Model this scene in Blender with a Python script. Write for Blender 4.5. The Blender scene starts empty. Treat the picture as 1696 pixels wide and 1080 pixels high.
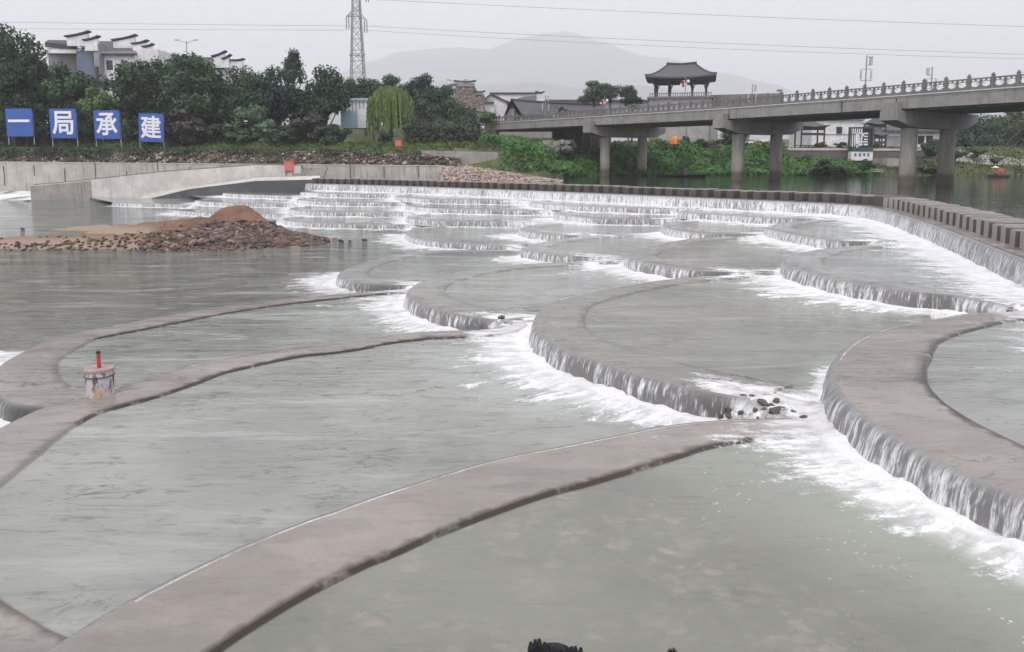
import bpy, bmesh, math, random
import numpy as np
from mathutils import Vector, Matrix, noise
from mathutils.geometry import delaunay_2d_cdt
S = bpy.context.scene
COL = S.collection
R = math.radians
HAZE = .0004
random.seed(7)
RNG = np.random.default_rng(7)

# ------------------------------------------------------------------ camera
PITCH = R(6.4); CAMZ = 2.2; FPX = 1225.0; V0 = 399.0     # the photograph is cropped: its optical axis meets it above the middle
cam_d = bpy.data.cameras.new('camera'); cam = bpy.data.objects.new('camera', cam_d); COL.objects.link(cam)
cam.location = (0, 0, CAMZ); cam.rotation_euler = (math.pi/2 - PITCH, 0, 0)
cam_d.sensor_width = 36; cam_d.lens = FPX/1696*36; cam_d.clip_start = 0.1; cam_d.clip_end = 16000
cam_d.shift_y = -(540-V0)/1696
S.camera = cam
# ------------------------------------------------------------------ sky, sun, exposure
SUN_EL, SUN_AZ = R(55), R(200)
W = bpy.data.worlds.new('World'); S.world = W; W.use_nodes = True
nt = W.node_tree; nt.nodes.clear()
sky = nt.nodes.new('ShaderNodeTexSky'); sky.sky_type = 'NISHITA'; sky.sun_disc = False
sky.sun_elevation = SUN_EL; sky.sun_rotation = SUN_AZ; sky.dust_density = 6; sky.air_density = 1.5
hsv = nt.nodes.new('ShaderNodeHueSaturation'); hsv.inputs['Saturation'].default_value = 0.25
mixc = nt.nodes.new('ShaderNodeMix'); mixc.data_type = 'RGBA'; mixc.inputs[0].default_value = 0.86
mixc.inputs[7].default_value = (7.65, 7.45, 8.35, 1)       # even overcast layer over the sky texture
bg = nt.nodes.new('ShaderNodeBackground'); bg.inputs[1].default_value = 0.125
wo = nt.nodes.new('ShaderNodeOutputWorld')
nt.links.new(sky.outputs[0], hsv.inputs['Color']); nt.links.new(hsv.outputs[0], mixc.inputs[6])
nt.links.new(mixc.outputs[2], bg.inputs[0]); nt.links.new(bg.outputs[0], wo.inputs[0])
sd = bpy.data.lights.new('sun', 'SUN'); sd.energy = 1.0; sd.angle = R(18); sd.color = (1, .96, .9)
sun = bpy.data.objects.new('sun', sd); COL.objects.link(sun)
sun.rotation_euler = (R(90) - SUN_EL, 0, math.pi - SUN_AZ + R(0))
S.view_settings.view_transform = 'Standard'; S.view_settings.look = 'None'
S.view_settings.exposure = 0.45; S.view_settings.gamma = 1
try: S.view_settings.use_curve_mapping = False
except Exception: pass
S.cycles.max_bounces = 8; S.cycles.volume_bounces = 6; S.cycles.transparent_max_bounces = 4
S.cycles.use_denoising = True

# ------------------------------------------------------------------ calibration: photograph pixel -> place
cp, sp = math.cos(PITCH), math.sin(PITCH)
def ray(u, v):
    x = (u-848)/FPX; y = -(v-V0)/FPX
    return Vector((x, cp + y*sp, -sp + y*cp))
def gz(u, v, z):                       # point on the level z
    d = ray(u, v); t = (z-CAMZ)/d.z
    return Vector((d.x*t, d.y*t, z))
def at(u, v, Y):                       # point at distance Y
    d = ray(u, v); t = Y/d.y
    return Vector((d.x*t, Y, CAMZ + d.z*t))

# ------------------------------------------------------------------ materials
class NT:
    def __init__(s, name):
        s.m = bpy.data.materials.new(name); s.m.use_nodes = True; s.t = s.m.node_tree
        s.t.nodes.clear(); s.o = s.n('ShaderNodeOutputMaterial'); s.b = s.n('ShaderNodeBsdfPrincipled')
        s.l(s.b.outputs[0], s.o.inputs[0])
    def n(s, k, **kw):
        q = s.t.nodes.new(k)
        for a, b in kw.items(): setattr(q, a, b)
        return q
    def l(s, a, b): s.t.links.new(a, b)
    def put(s, sock, v):
        if hasattr(v, 'is_output') or isinstance(v, bpy.types.NodeSocket): s.l(v, sock)
        else:
            if isinstance(v, tuple) and len(v) == 3 and len(sock.default_value) == 4: v = (*v, 1)
            sock.default_value = v
    def math(s, op, a, b=0.0, clamp=False):
        q = s.n('ShaderNodeMath', operation=op, use_clamp=clamp); s.put(q.inputs[0], a); s.put(q.inputs[1], b); return q.outputs[0]
    def mix(s, f, a, b):
        q = s.n('ShaderNodeMix', data_type='RGBA'); s.put(q.inputs[0], f); s.put(q.inputs[6], a); s.put(q.inputs[7], b); return q.outputs[2]
    def fmix(s, f, a, b):
        q = s.n('ShaderNodeMix', data_type='FLOAT'); s.put(q.inputs[0], f); s.put(q.inputs[2], a); s.put(q.inputs[3], b); return q.outputs[0]
    def ramp(s, v, a, b):              # smoothstep a..b -> 0..1
        q = s.n('ShaderNodeMapRange', interpolation_type='SMOOTHSTEP'); s.put(q.inputs[0], v); s.put(q.inputs[1], a); s.put(q.inputs[2], b); return q.outputs[0]
    def pos(s): return s.n('ShaderNodeNewGeometry').outputs['Position']
    def obj(s): return s.n('ShaderNodeTexCoord').outputs['Object']
    def attr(s, name, out='Fac'): return s.n('ShaderNodeAttribute', attribute_name=name).outputs[out]
    def map(s, v, sc=(1,1,1), rot=(0,0,0)):
        q = s.n('ShaderNodeMapping'); s.l(v, q.inputs[0]); q.inputs['Scale'].default_value = sc; q.inputs['Rotation'].default_value = rot; return q.outputs[0]
    def noise(s, v, scale, detail=3, rough=.55, dist=0, col=False):
        q = s.n('ShaderNodeTexNoise'); s.l(v, q.inputs['Vector']); q.inputs['Scale'].default_value = scale
        q.inputs['Detail'].default_value = detail; q.inputs['Roughness'].default_value = rough; q.inputs['Distortion'].default_value = dist
        return q.outputs['Color' if col else 'Fac']
    def vor(s, v, scale, feature='F1', out='Distance'):
        q = s.n('ShaderNodeTexVoronoi', feature=feature); s.l(v, q.inputs['Vector']); q.inputs['Scale'].default_value = scale; return q.outputs[out]
    def bump(s, h, strength=.5, dist=.02, normal=None):
        q = s.n('ShaderNodeBump'); s.put(q.inputs['Strength'], strength); q.inputs['Distance'].default_value = dist; s.l(h, q.inputs['Height'])
        if normal is not None: s.l(normal, q.inputs['Normal'])
        return q.outputs[0]
    def set(s, **kw):
        for a, b in kw.items(): s.put(s.b.inputs[a.replace('_', ' ')], b)
        return s.m
def simple(name, c, rough=.8, var=.25, scale=2.0, bump=.2, bscale=None, metallic=0, world=True, fine=None, spec=.5):
    t = NT(name); p = t.pos() if world else t.obj()
    n1 = t.noise(p, scale, 5, .6); n2 = t.noise(p, fine or scale*7, 4, .65)
    f = t.math('ADD', t.math('MULTIPLY', n1, .6), t.math('MULTIPLY', n2, .4))
    f = t.ramp(f, .3, .7)
    lo = tuple(x*(1-var) for x in c); hi = tuple(min(1, x*(1+var)) for x in c)
    col = t.mix(f, lo, hi)
    nb = t.noise(p, bscale or scale*6, 4, .6)
    t.set(Base_Color=col, Roughness=rough, Metallic=metallic, Normal=t.bump(nb, bump, .05), Specular_IOR_Level=spec)
    return t.m
def streaked(name, c, dark, rough=.85, joint=0, amt=.7, vs=.35):
    """concrete: blotches, dark streaks running down from the top, board joints"""
    t = NT(name); p = t.pos()
    n = t.noise(p, .8, 6, .65); n2 = t.noise(t.map(p, (3.2, 3.2, vs)), 1.0, 4, .7); n3 = t.noise(p, 14, 3, .6)
    col = t.mix(t.ramp(n, .35, .7), tuple(x*.82 for x in c), tuple(x*1.12 for x in c))
    col = t.mix(t.math('MULTIPLY', t.ramp(n2, .52, .72), amt), col, dark)
    col = t.mix(t.math('MULTIPLY', n3, .25), col, tuple(x*.6 for x in c))
    t.set(Base_Color=col, Roughness=rough, Normal=t.bump(n3, .35, .03))
    return t.m

def water_mat(name, base, aer, brown, chop_k=1.0, stones=False):
    """river water: grey-green body colour, ripples, foam below the falls, wet crest slab where it runs thin"""
    t = NT(name); p = t.pos()
    edge = t.attr('edge'); foot = t.attr('foot'); fw = t.attr('foamw'); chop = t.attr('chop'); flow = t.attr('flow', 'Vector')
    big = t.noise(p, .35, 4, .6); mid = t.noise(p, 1.7, 4, .6)
    col = t.mix(t.ramp(big, .35, .68), tuple(x*.86 for x in base), tuple(x*1.1 for x in base))
    # bed stones showing through the shallow pool
    if stones:
        pd = t.n('ShaderNodeVectorMath', operation='ADD'); t.l(p, pd.inputs[0]); nc = t.noise(p, 3.2, 4, .65, 0, True); sc_ = t.n('ShaderNodeVectorMath', operation='SCALE'); t.l(nc, sc_.inputs[0]); sc_.inputs['Scale'].default_value = .45; t.l(sc_.outputs[0], pd.inputs[1]); q = t.map(pd.outputs[0], (.8, 1.15, 1)); st = t.vor(q, 6.5, 'F1', 'Color'); sd_ = t.vor(q, 6.5); sm = t.noise(p, .55, 4, .7)
        m1 = t.math('MULTIPLY', t.ramp(sm, .44, .56), t.ramp(sd_, .75, .2)); m1 = t.math('MULTIPLY', m1, t.math('MULTIPLY', t.ramp(foot, 1.6, 2.6), .42))
        sc = t.mix(st, (.17, .15, .13), (.44, .36, .31)); col = t.mix(m1, col, sc)
    # aerated pale water round the foam
    d0 = t.math('DIVIDE', foot, fw)
    st1 = t.noise(t.map(flow, (1.6, .55, 1)), 1.0, 4, .6); st2 = t.noise(t.map(flow, (7, 1.6, 1)), 1.0, 4, .7); fine = t.noise(p, 11, 5, .75, 1.2)
    col = t.mix(t.math('MULTIPLY', t.ramp(d0, 2.6, .6), .5), col, aer)
    f = t.math('SUBTRACT', 1.25, d0); f = t.math('MAXIMUM', f, t.math('SUBTRACT', 1.2, t.math('MULTIPLY', t.attr('link'), 1.15)))
    f = t.math('ADD', f, t.math('MULTIPLY', t.math('SUBTRACT', st1, .5), 3.4))
    f = t.math('ADD', f, t.math('MULTIPLY', t.math('SUBTRACT', st2, .5), 2.6))
    f = t.math('ADD', f, t.math('MULTIPLY', t.math('SUBTRACT', fine, .5), 1.6))
    foam = t.ramp(f, .15, .85)
    solid = t.ramp(d0, .85, .35); foam = t.math('MAXIMUM', foam, t.math('MULTIPLY', solid, .93))
    # loose lacy flecks drifting away
    lace = t.vor(t.map(p, (1, 1, .01)), 13); lm = t.noise(p, 1.3, 5, .7, .8)
    lf = t.math('MULTIPLY', t.ramp(lace, .26, .14), t.ramp(lm, .54, .66)); lf = t.math('MULTIPLY', lf, t.ramp(d0, 3.4, 1.0))
    foam = t.math('MAXIMUM', foam, t.math('MULTIPLY', lf, .7), True)
    slab = t.attr('slab')
    foam = t.math('MULTIPLY', foam, t.fmix(slab, 1.0, .75)); slab = t.math('MULTIPLY', slab, t.fmix(t.ramp(slab, .5, .9), t.ramp(t.noise(t.map(p, (.6, 1.6, 1)), 1.3, 4, .7), .38, .62), 1.0))
    # crest slab under a thin film
    sn = t.noise(p, 1.1, 5, .6); sn2 = t.noise(t.map(flow, (.5, 3, 1)), 2, 3, .6)
    bc = t.mix(t.ramp(sn, .35, .7), tuple(x*.88 for x in brown), tuple(x*1.08 for x in brown))
    bc = t.mix(t.math('MULTIPLY', t.ramp(t.noise(p, 2.6, 4, .7), .58, .78), .45), bc, (.25, .2, .13))
    wet = t.ramp(t.noise(t.map(p, (.5, 1.5, 1)), 1.0, 5, .68), .44, .60); bc = t.mix(t.math('MULTIPLY', wet, .42), bc, (.15, .135, .12))
    bc = t.mix(t.math('MULTIPLY', t.ramp(t.noise(p, .9, 5, .75, .8), .60, .68), .35), bc, (.34, .26, .21))
    jt = t.n('ShaderNodeSeparateXYZ'); t.l(flow, jt.inputs[0])
    grit = t.noise(p, 38, 2, .6); bc = t.mix(t.math('MULTIPLY', t.ramp(grit, .56, .7), .25), bc, (.12, .11, .10))
    col = t.mix(slab, col, bc)
    step_dark = t.attr('step_dark'); col = t.mix(t.math('MULTIPLY', step_dark, t.ramp(t.noise(p, 3, 3, .6), .25, .45)), col, (.045, .036, .026))  # dark band on the rim's step: wet algae plus a painted shadow line
    lipf = t.math('MULTIPLY', t.ramp(t.math('ADD', edge, t.math('MULTIPLY', t.noise(p, 16, 3, .7), .05)), .065, .03), t.fmix(t.ramp(t.noise(p, 1.6, 5, .75), .36, .60), .15, .85)); foam = t.math('MAXIMUM', foam, lipf)
    veil = t.fmix(t.ramp(st2, .34, .60), .42, 1.0); veil = t.math('MAXIMUM', veil, t.ramp(d0, .45, .1))
    ff = t.math('MULTIPLY', t.math('MULTIPLY', foam, veil), t.fmix(t.ramp(fine, .3, .6), .72, 1.0))
    col = t.mix(ff, col, (.80, .805, .81))
    rough = t.fmix(foam, t.fmix(slab, .05, .13), .8)
    dk = t.noise(t.map(p, (.6, 2.2, 1), (0, 0, .1)), 4.2, 5, .7, 1.0); dk2 = t.noise(t.map(p, (.22, 1.25, 1), (0, 0, -.08)), 1.0, 6, .72, 1.0); dkm = t.math('ADD', t.math('MULTIPLY', t.ramp(dk, .54, .66), .85), t.math('MULTIPLY', t.ramp(dk2, .54, .66), .5)); rg = t.noise(t.map(p, (.45, 1.3, 1), (0, 0, .12)), 1.5, 3, .6, 1.6); ln = t.math('MULTIPLY', t.ramp(t.math('ABSOLUTE', t.math('SUBTRACT', rg, .5)), .020, .004), t.ramp(t.noise(p, .8, 3, .6), .50, .62)); dkm = t.math('ADD', dkm, t.math('MULTIPLY', ln, .9)); dkm = t.math('MULTIPLY', dkm, t.math('MULTIPLY', chop, .72), True)
    col = t.mix(t.math('MULTIPLY', dkm, t.math('SUBTRACT', 1.0, foam)), col, (.06, .064, .052))  # dark streaks painted in for reflections of dark surroundings
    lt = t.math('MULTIPLY', t.ramp(dk2, .46, .36), t.math('MULTIPLY', chop, .5), True); col = t.mix(t.math('MULTIPLY', lt, t.math('SUBTRACT', 1.0, slab)), col, aer)
    # ripples: running across the flow, sharper where the stream is quick
    w1 = t.noise(t.map(p, (.9, 2.1, 1), (0, 0, .25)), 1.5, 5, .62, .6); w2 = t.noise(t.map(p, (1, 2.6, 1), (0, 0, -.2)), 5.5, 4, .65, .8)
    patch = t.ramp(t.noise(p, .23, 3, .6), .3, .72)
    w0 = t.noise(t.map(p, (.25, .95, 1), (0, 0, .1)), 1.0, 4, .6, .8)
    hgt = t.math('ADD', t.math('MULTIPLY', w1, .65), t.math('MULTIPLY', w2, .26)); hgt = t.math('ADD', hgt, t.math('MULTIPLY', w0, 1.2))
    hgt = t.math('MULTIPLY', hgt, t.math('MULTIPLY', chop, t.fmix(patch, .35, 1.0)))
    hgt = t.math('MULTIPLY', hgt, t.fmix(slab, 1.0, .5))
    hgt = t.math('ADD', hgt, t.math('MULTIPLY', foam, t.math('MULTIPLY', fine, .15)))
    t.set(Base_Color=col, Roughness=rough, IOR=1.33, Specular_IOR_Level=t.fmix(t.math('MULTIPLY', dkm, t.math('SUBTRACT', 1.0, foam)), .5, .06), Normal=t.bump(hgt, 1.0, .16*chop_k))
    return t.m
BROWN = (.275, .245, .21)
M_W = {}
M_W[0] = water_mat('river_water', (.145, .158, .132), (.32, .34, .30), BROWN, 1.0)
M_W[1] = water_mat('low_pool_water', (.225, .236, .208), (.38, .41, .37), BROWN, .7)
M_W[2] = water_mat('middle_pool_water', (.27, .28, .248), (.42, .44, .41), BROWN, .6)
M_W[3] = water_mat('upper_pool_water', (.195, .203, .165), (.34, .37, .30), BROWN, .45, True)
M_W[4] = water_mat('top_pool_water', (.25, .258, .232), (.38, .41, .37), BROWN, .6)
def still_water():
    t = NT('still_river_water'); p = t.pos()
    w = t.noise(t.map(p, (.7, 2.2, 1)), .9, 4, .6, .4); f = t.noise(p, .12, 3)
    t.set(Base_Color=t.mix(f, (.018, .032, .026), (.03, .048, .038)), Roughness=.035, IOR=1.33, Normal=t.bump(w, .5, .025)); return t.m
M_STILL = still_water()
def fall_mat():
    t = NT('falling_water'); fl = t.attr('flow', 'Vector'); tt = t.attr('drop'); far = t.attr('farness')
    s1 = t.noise(t.map(fl, (11, .8, 1)), 1.0, 4, .65, .35); s2 = t.noise(t.map(fl, (34, 2.4, 1)), 1.0, 3, .7); s3 = t.noise(t.map(fl, (.55, .2, 1)), 1.0, 3, .5)
    v = t.math('ADD', t.math('MULTIPLY', s1, .6), t.math('MULTIPLY', s2, .4))
    v = t.math('ADD', v, t.math('MULTIPLY', t.math('SUBTRACT', s3, .5), .22))
    v = t.math('ADD', v, t.math('MULTIPLY', t.attr('side'), .10)); v = t.math('ADD', v, t.math('MULTIPLY', t.attr('white'), .3))
    white = t.ramp(v, .545, .70); white = t.math('MULTIPLY', white, t.ramp(tt, .02, .5))
    base = t.math('MAXIMUM', white, t.ramp(tt, .93, 1.0))
    wall = t.mix(t.noise(t.pos(), 4, 4, .6), (.035, .035, .032), (.11, .11, .10))
    wall = t.mix(t.ramp(tt, .30, .0), wall, (.19, .182, .17))  # grey lip band: the sky's reflection painted along the top edge
    wall = t.mix(t.math('MULTIPLY', t.attr('side'), .7), wall, (.27, .27, .265))
    wall = t.mix(t.math('MULTIPLY', t.attr('white'), 1.7, True), wall, (.33, .33, .33)); col = t.mix(base, wall, (.72, .73, .74))
    h = t.math('ADD', s1, t.math('MULTIPLY', s2, .5))
    t.set(Base_Color=col, Roughness=t.fmix(base, .16, .45), IOR=1.33, Normal=t.bump(h, .9, .035)); return t.m
M_FALL = fall_mat()

# ------------------------------------------------------------------ object helpers
def tag(o, label=None, cat=None, group=None, kind=None):
    if label: o['label'] = label
    if cat: o['category'] = cat
    if group: o['group'] = group
    if kind: o['kind'] = kind
    return o
def empty(name, loc=(0,0,0), rz=0, label=None, cat=None, group=None):
    o = bpy.data.objects.new(name, None); COL.objects.link(o); o.location = loc; o.rotation_euler = (0,0,rz); o.empty_display_size = .3
    return tag(o, label, cat, group)
WB = set()
def wempty(name, loc=(0,0,0), rz=0, label=None, cat=None, group=None):
    """an Empty at a thing's base whose parts are modelled in place"""
    o = empty(name, loc, 0, label, cat, group); WB.add(o.name); return o
def adopt(o, parent):
    o.parent = parent
    if parent.name in WB: o.matrix_parent_inverse = Matrix.Translation(-Vector(parent.location))
class MB:
    def __init__(s): s.v = []; s.f = []; s.mi = []; s.cur = 0
    def add(s, vs, fs):
        b = len(s.v); s.v += [tuple(x) for x in vs]; s.f += [tuple(b+i for i in f) for f in fs]; s.mi += [s.cur]*len(fs); return s
    def box(s, c, d, rz=0, taper=1.0):
        cx, cy, cz = c; dx, dy, dz = (k/2 for k in d); vs = []
        ca, sa = math.cos(rz), math.sin(rz)
        for z in (-1, 1):
            k = taper if z > 0 else 1
            for x, y in ((-1,-1),(1,-1),(1,1),(-1,1)):
                X, Y = x*dx*k, y*dy*k; vs.append((cx+X*ca-Y*sa, cy+X*sa+Y*ca, cz+z*dz))
        return s.add(vs, [(0,3,2,1),(4,5,6,7),(0,1,5,4),(1,2,6,5),(2,3,7,6),(3,0,4,7)])
    def tube(s, pts, rads, n=8, cap=True):
        pts = [Vector(p) for p in pts]
        if not isinstance(rads, (list, tuple)): rads = [rads]*len(pts)
        rings = []
        for i, p in enumerate(pts):
            d = (pts[min(i+1, len(pts)-1)] - pts[max(i-1, 0)])
            if d.length < 1e-9: d = Vector((0,0,1))
            d.normalize(); a = d.orthogonal().normalized() if abs(d.z) < .98 else Vector((1,0,0)); a = (a - d*a.dot(d)).normalized(); b = d.cross(a)
            rings.append([p + (a*math.cos(2*math.pi*k/n) + b*math.sin(2*math.pi*k/n))*rads[i] for k in range(n)])
        vs = [q for r in rings for q in r]; fs = []
        for i in range(len(rings)-1):
            for k in range(n): fs.append((i*n+k, i*n+(k+1)%n, (i+1)*n+(k+1)%n, (i+1)*n+k))
        if cap: fs.append(tuple(range(n-1,-1,-1))); fs.append(tuple((len(rings)-1)*n+k for k in range(n)))
        return s.add(vs, fs)
    def prism(s, poly, axis):          # poly: list of 3D points, extruded by vector axis
        a = Vector(axis); n = len(poly); vs = [Vector(p) for p in poly] + [Vector(p)+a for p in poly]
        fs = [tuple(range(n-1,-1,-1)), tuple(range(n, 2*n))] + [(i, (i+1)%n, n+(i+1)%n, n+i) for i in range(n)]
        return s.add(vs, fs)
    def build(s, name, mats, parent=None, smooth=False, bevel=0):
        me = bpy.data.meshes.new(name); me.from_pydata(s.v, [], s.f)
        if not isinstance(mats, (list, tuple)): mats = [mats]
        for m in mats: me.materials.append(m)
        if len(mats) > 1: me.polygons.foreach_set('material_index', s.mi)
        bm = bmesh.new(); bm.from_mesh(me); bmesh.ops.recalc_face_normals(bm, faces=bm.faces)
        if bevel: bmesh.ops.bevel(bm, geom=[e for e in bm.edges if e.is_manifold and e.calc_face_angle(0) > .6], offset=bevel, segments=1, affect='EDGES', clamp_overlap=True)
        bm.to_mesh(me); bm.free()
        if smooth: me.polygons.foreach_set('use_smooth', [True]*len(me.polygons))
        me.update(); o = bpy.data.objects.new(name, me); COL.objects.link(o)
        if parent: adopt(o, parent)
        return o
def copy_tree(o, parent=None):
    c = o.copy(); COL.objects.link(c); c.parent = parent
    for ch in list(o.children): copy_tree(ch, c)
    return c
def rawmesh(name, V, F, mat, attrs=None, parent=None, smooth=True, nside=3):
    me = bpy.data.meshes.new(name); V = np.asarray(V, dtype=np.float32); F = np.asarray(F, dtype=np.int32)
    me.vertices.add(len(V)); me.vertices.foreach_set('co', V.ravel())
    me.loops.add(F.size); me.loops.foreach_set('vertex_index', F.ravel())
    me.polygons.add(len(F)); me.polygons.foreach_set('loop_start', np.arange(0, F.size, nside, dtype=np.int32))
    me.update(calc_edges=True); me.validate()
    me.polygons.foreach_set('use_smooth', np.full(len(me.polygons), smooth))
    for k, a in (attrs or {}).items():
        a = np.asarray(a, dtype=np.float32)
        if a.ndim == 1: at_ = me.attributes.new(k, 'FLOAT', 'POINT'); at_.data.foreach_set('value', a)
        else: at_ = me.attributes.new(k, 'FLOAT_VECTOR', 'POINT'); at_.data.foreach_set('vector', a.ravel())
    me.materials.append(mat); o = bpy.data.objects.new(name, me); COL.objects.link(o)
    if parent: adopt(o, parent)
    return o

# ================================================================== THE WEIR
STEP = .34
Z = {5: 0.0, 4: -.57, 3: -.92, 2: -1.26, 1: -1.60, 0: -1.94}
SLABW = {4: 1.15, 3: 1.10, 2: 1.06, 1: 1.08}
RIM = {'A': 1, 'B': .96, 'C': .92, 'D': .9, 'E': .36, 'F': .38, 'G': .38, 'H': .25, 'I': .25, 'J': .25, 'M': .2, 'N': .15}
ROWS = {
5: [('crest', [(507,303.9),(600,306),(700,309),(900,316.3),(1150,326.8),(1300,333),(1400,338),(1440,341.5),(1480,350.5),(1550,372),(1600,390),(1650,409),(1696,426),(1800,470),(1960,540),(2250,680)])],
4: [('S', [(512,316.6),(500,317.6),(547,319.8),(600,320.8),(650,321.3)]),
    ('R', [(664,322.3),(656,324.5),(680,327.2),(706,328.4),(780,329.5),(851,330)]),
    ('Q', [(893,332),(879.5,333.8),(890,335.5),(909,337.5),(968,340.4),(1027,342.3),(1122,345)]),
    ('O', [(1165,345.6),(1138,347),(1127,350),(1145,352),(1204,355),(1263,359),(1310,361),(1352,361.5)]),
    ('N', [(1365,363),(1322,365.5),(1292,370),(1271.6,376),(1282,380),(1300,383.5),(1336,390.7),(1372,395.5),(1408,398),(1445,399)]),
    ('H', [(1460,402),(1403,407.6),(1360,412),(1329,418),(1309,424),(1303,432),(1314,441),(1338,448.5),(1372,458),(1408,465),(1456,472.6),(1505,480),(1553,484.6),(1589,488),(1625,495),(1665,503)]),
    ('B', [(1690,513),(1650,517),(1600,519),(1568,524.8),(1507,535),(1458,547),(1426,561),(1403,578),(1389,598),(1384,618),(1389,635),(1405,659),(1438,688),(1467,708),(1507,732),(1560,761),(1621,790),(1696,818),(1800,860),(1950,915)])],
3: [('Z1', [(385,317),(372,319.5),(420,322),(492,324)]),
    ('U', [(508,327),(494,329.5),(518,332),(577,333.5),(668,334.5)]),
    ('T', [(690,335.5),(674,339),(709,343.3),(783,345.5),(900,347.5)]),
    ('P', [(940,348),(919,351.5),(938,356),(983,360),(1056,361.7),(1100,362.3)]),
    ('M', [(1175,362),(1139,364),(1109,368),(1100,373),(1115,379),(1145,383.5),(1189,386.5),(1233,387),(1262,387.5)]),
    ('I', [(1248,390.5),(1200,391.5),(1159,393.5),(1115,399),(1080,406.8),(1050,415.6),(1041,423),(1050,428.5),(1071,433),(1115,440.7),(1159,446.6),(1204,449),(1222,450)]),
    ('E', [(1212,455),(1160,457.5),(1100,463),(1020,475),(947,490),(913,502),(896,518),(890,533),(896,548),(920,566.7),(950,581.5),(994,596),(1050,615),(1105,629),(1149,641),(1190,649),(1228,655)]),
    ('A', [(1315,692),(1222,694),(1161,698),(1100,705),(1045,716),(950,735),(833,758),(727,788),(621,822),(550,848),(518,858),(407,902),(296,954),(185,1013),(85,1078),(-30,1160),(-140,1250)])],
2: [('Z2', [(338,329),(326,332),(380,335),(485,336.5)]),
    ('W', [(495,342),(481,345),(503,348.5),(577,350.3),(677,351)]),
    ('V', [(690,354.5),(676,358.5),(694,362.5),(753,364.7),(850,366)]),
    ('L', [(925,368),(890,371),(868,375),(863,379),(872,382),(894,385.5),(938,388.5),(965,389)]),
    ('J', [(1010,389.5),(960,392),(923,396.5),(885,404),(867,410),(879,414),(909,418.6),(953,423),(985,425)]),
    ('F', [(985,431),(930,434),(850,438),(770,448),(724,459),(698,467),(685,475),(679,486),(690,496),(716,507),(753,517),(791,524),(825,528)]),
    ('C', [(832,542),(791,545.5),(698,549),(624,556),(555,567),(481,574),(407,586),(315,605),(259,622),(200,640),(140,655),(92,668),(55,682),(0,710),(-80,762),(-185,835),(-275,915),(-300,985),(-270,1060),(-200,1135),(-110,1210)])],
1: [('Z4', [(187,335),(250,337),(322,338.5)]),
    ('Z3', [(305,345),(289,347.5),(340,351),(478,353.5)]),
    ('X', [(490,358),(470,361.5),(488,366),(547,369),(680,371.5)]),
    ('K', [(725,374),(692,377),(675,383.5),(683,391),(709,397),(753,400.5),(798,404),(845,407)]),
    ('G', [(870,412.5),(800,413),(724,415),(656,421.5),(621,429),(588,438.7),(570,447),(564,456),(577,463),(606,468),(650,470.5),(680,471.6)]),
    ('D', [(672,478),(590,484),(520,490),(430,499),(350,510),(259,526),(200,537),(150,546),(100,556),(55,575),(22,592),(3,607),(-6,625),(-2,643),(15,660),(40,668),(90,672),(140,700)])],
}
def catmull(P, step_k=.02, mn=.05, mx=.5):
    P = [Vector(p[:2]) for p in P]; out = []
    Q = [2*P[0]-P[1]] + P + [2*P[-1]-P[-2]]
    for i in range(1, len(Q)-2):
        p0, p1, p2, p3 = Q[i-1], Q[i], Q[i+1], Q[i+2]
        L = (p2-p1).length; st = min(mx, max(mn, step_k*.5*((p1.length+p2.length)/2))); n = max(1, int(L/st))
        for k in range(n):
            t = k/n
            # centripetal-like blend kept simple: limited tangents
            m1 = (p2-p0)*.5; m2 = (p3-p1)*.5
            if m1.length > L*1.0: m1 *= L/m1.length
            if m2.length > L*1.0: m2 *= L/m2.length
            h = p1*(2*t**3-3*t*t+1) + m1*(t**3-2*t*t+t) + p2*(-2*t**3+3*t*t) + m2*(t**3-t*t)
            out.append(h)
    out.append(P[-1]); return out
CH = {}            # row -> list of (scale name, Nx2 array)
for r, sc in ROWS.items():
    CH[r] = []
    for nm, pts in sc:
        w = [gz(u, v, Z[r]) for u, v in pts]
        CH[r].append((nm, np.array([tuple(p) for p in catmull(w)])))
def smooth_(a, b, x):
    t = min(1, max(0, (x-a)/(b-a))); return t*t*(3-2*t)
def chain(r): return np.concatenate([(a if i == 0 else a[1:]) for i, (_, a) in enumerate(CH[r])])
LINK = {}
for r in CH:       # where two terraces meet: a short chute joins the end of one lip to the start of the next
    LINK[r] = []; new = [CH[r][0]]
    for i in range(1, len(CH[r])):
        a = CH[r][i-1][1][-1]; nm, C = CH[r][i]; b = C[0]; L = np.linalg.norm(b-a); n = max(3, int(L/.045)); mid = (a+b)/2
        seg = np.array([a+(b-a)*k/n for k in range(1, n)]); LINK[r].append(np.array([a, b])); new.append((nm, np.concatenate([[a], seg, C]))); new[-1] = (nm, new[-1][1]); CH[r][i] = (nm, C)
    CH[r] = [(nm, C if i == 0 else C) for i, (nm, C) in enumerate(new)]
CHAIN = {r: chain(r) for r in CH}
def widths(r):     # breadth of the concrete rim along each lip: narrower where a terrace begins behind its neighbour
    out = []
    for i, (nm, C) in enumerate(CH[r]):
        C = C if i == 0 else C[1:]; f = np.linspace(0, 1, len(C)); base = 1.03 if nm == 'B' else .88
        out.append(base*(.55+.45*np.clip((f-.08)/.32, 0, 1))*(1+.10*(nm == 'A')*f))
    return np.concatenate(out)
WCH = {r: widths(r) for r in (1, 2, 3, 4)}
CUM = {r: np.concatenate([[0], np.cumsum(np.linalg.norm(np.diff(CHAIN[r], axis=0), axis=1))]) for r in (1, 2, 3, 4)}
def w_at(r, s): return np.interp(s, CUM[r], WCH[r])
def link_dist(P, r):
    d = np.full(len(P), 99.)
    for seg in LINK.get(r, []): d = np.minimum(d, seg_dist(P, seg)[0])
    return d
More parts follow.
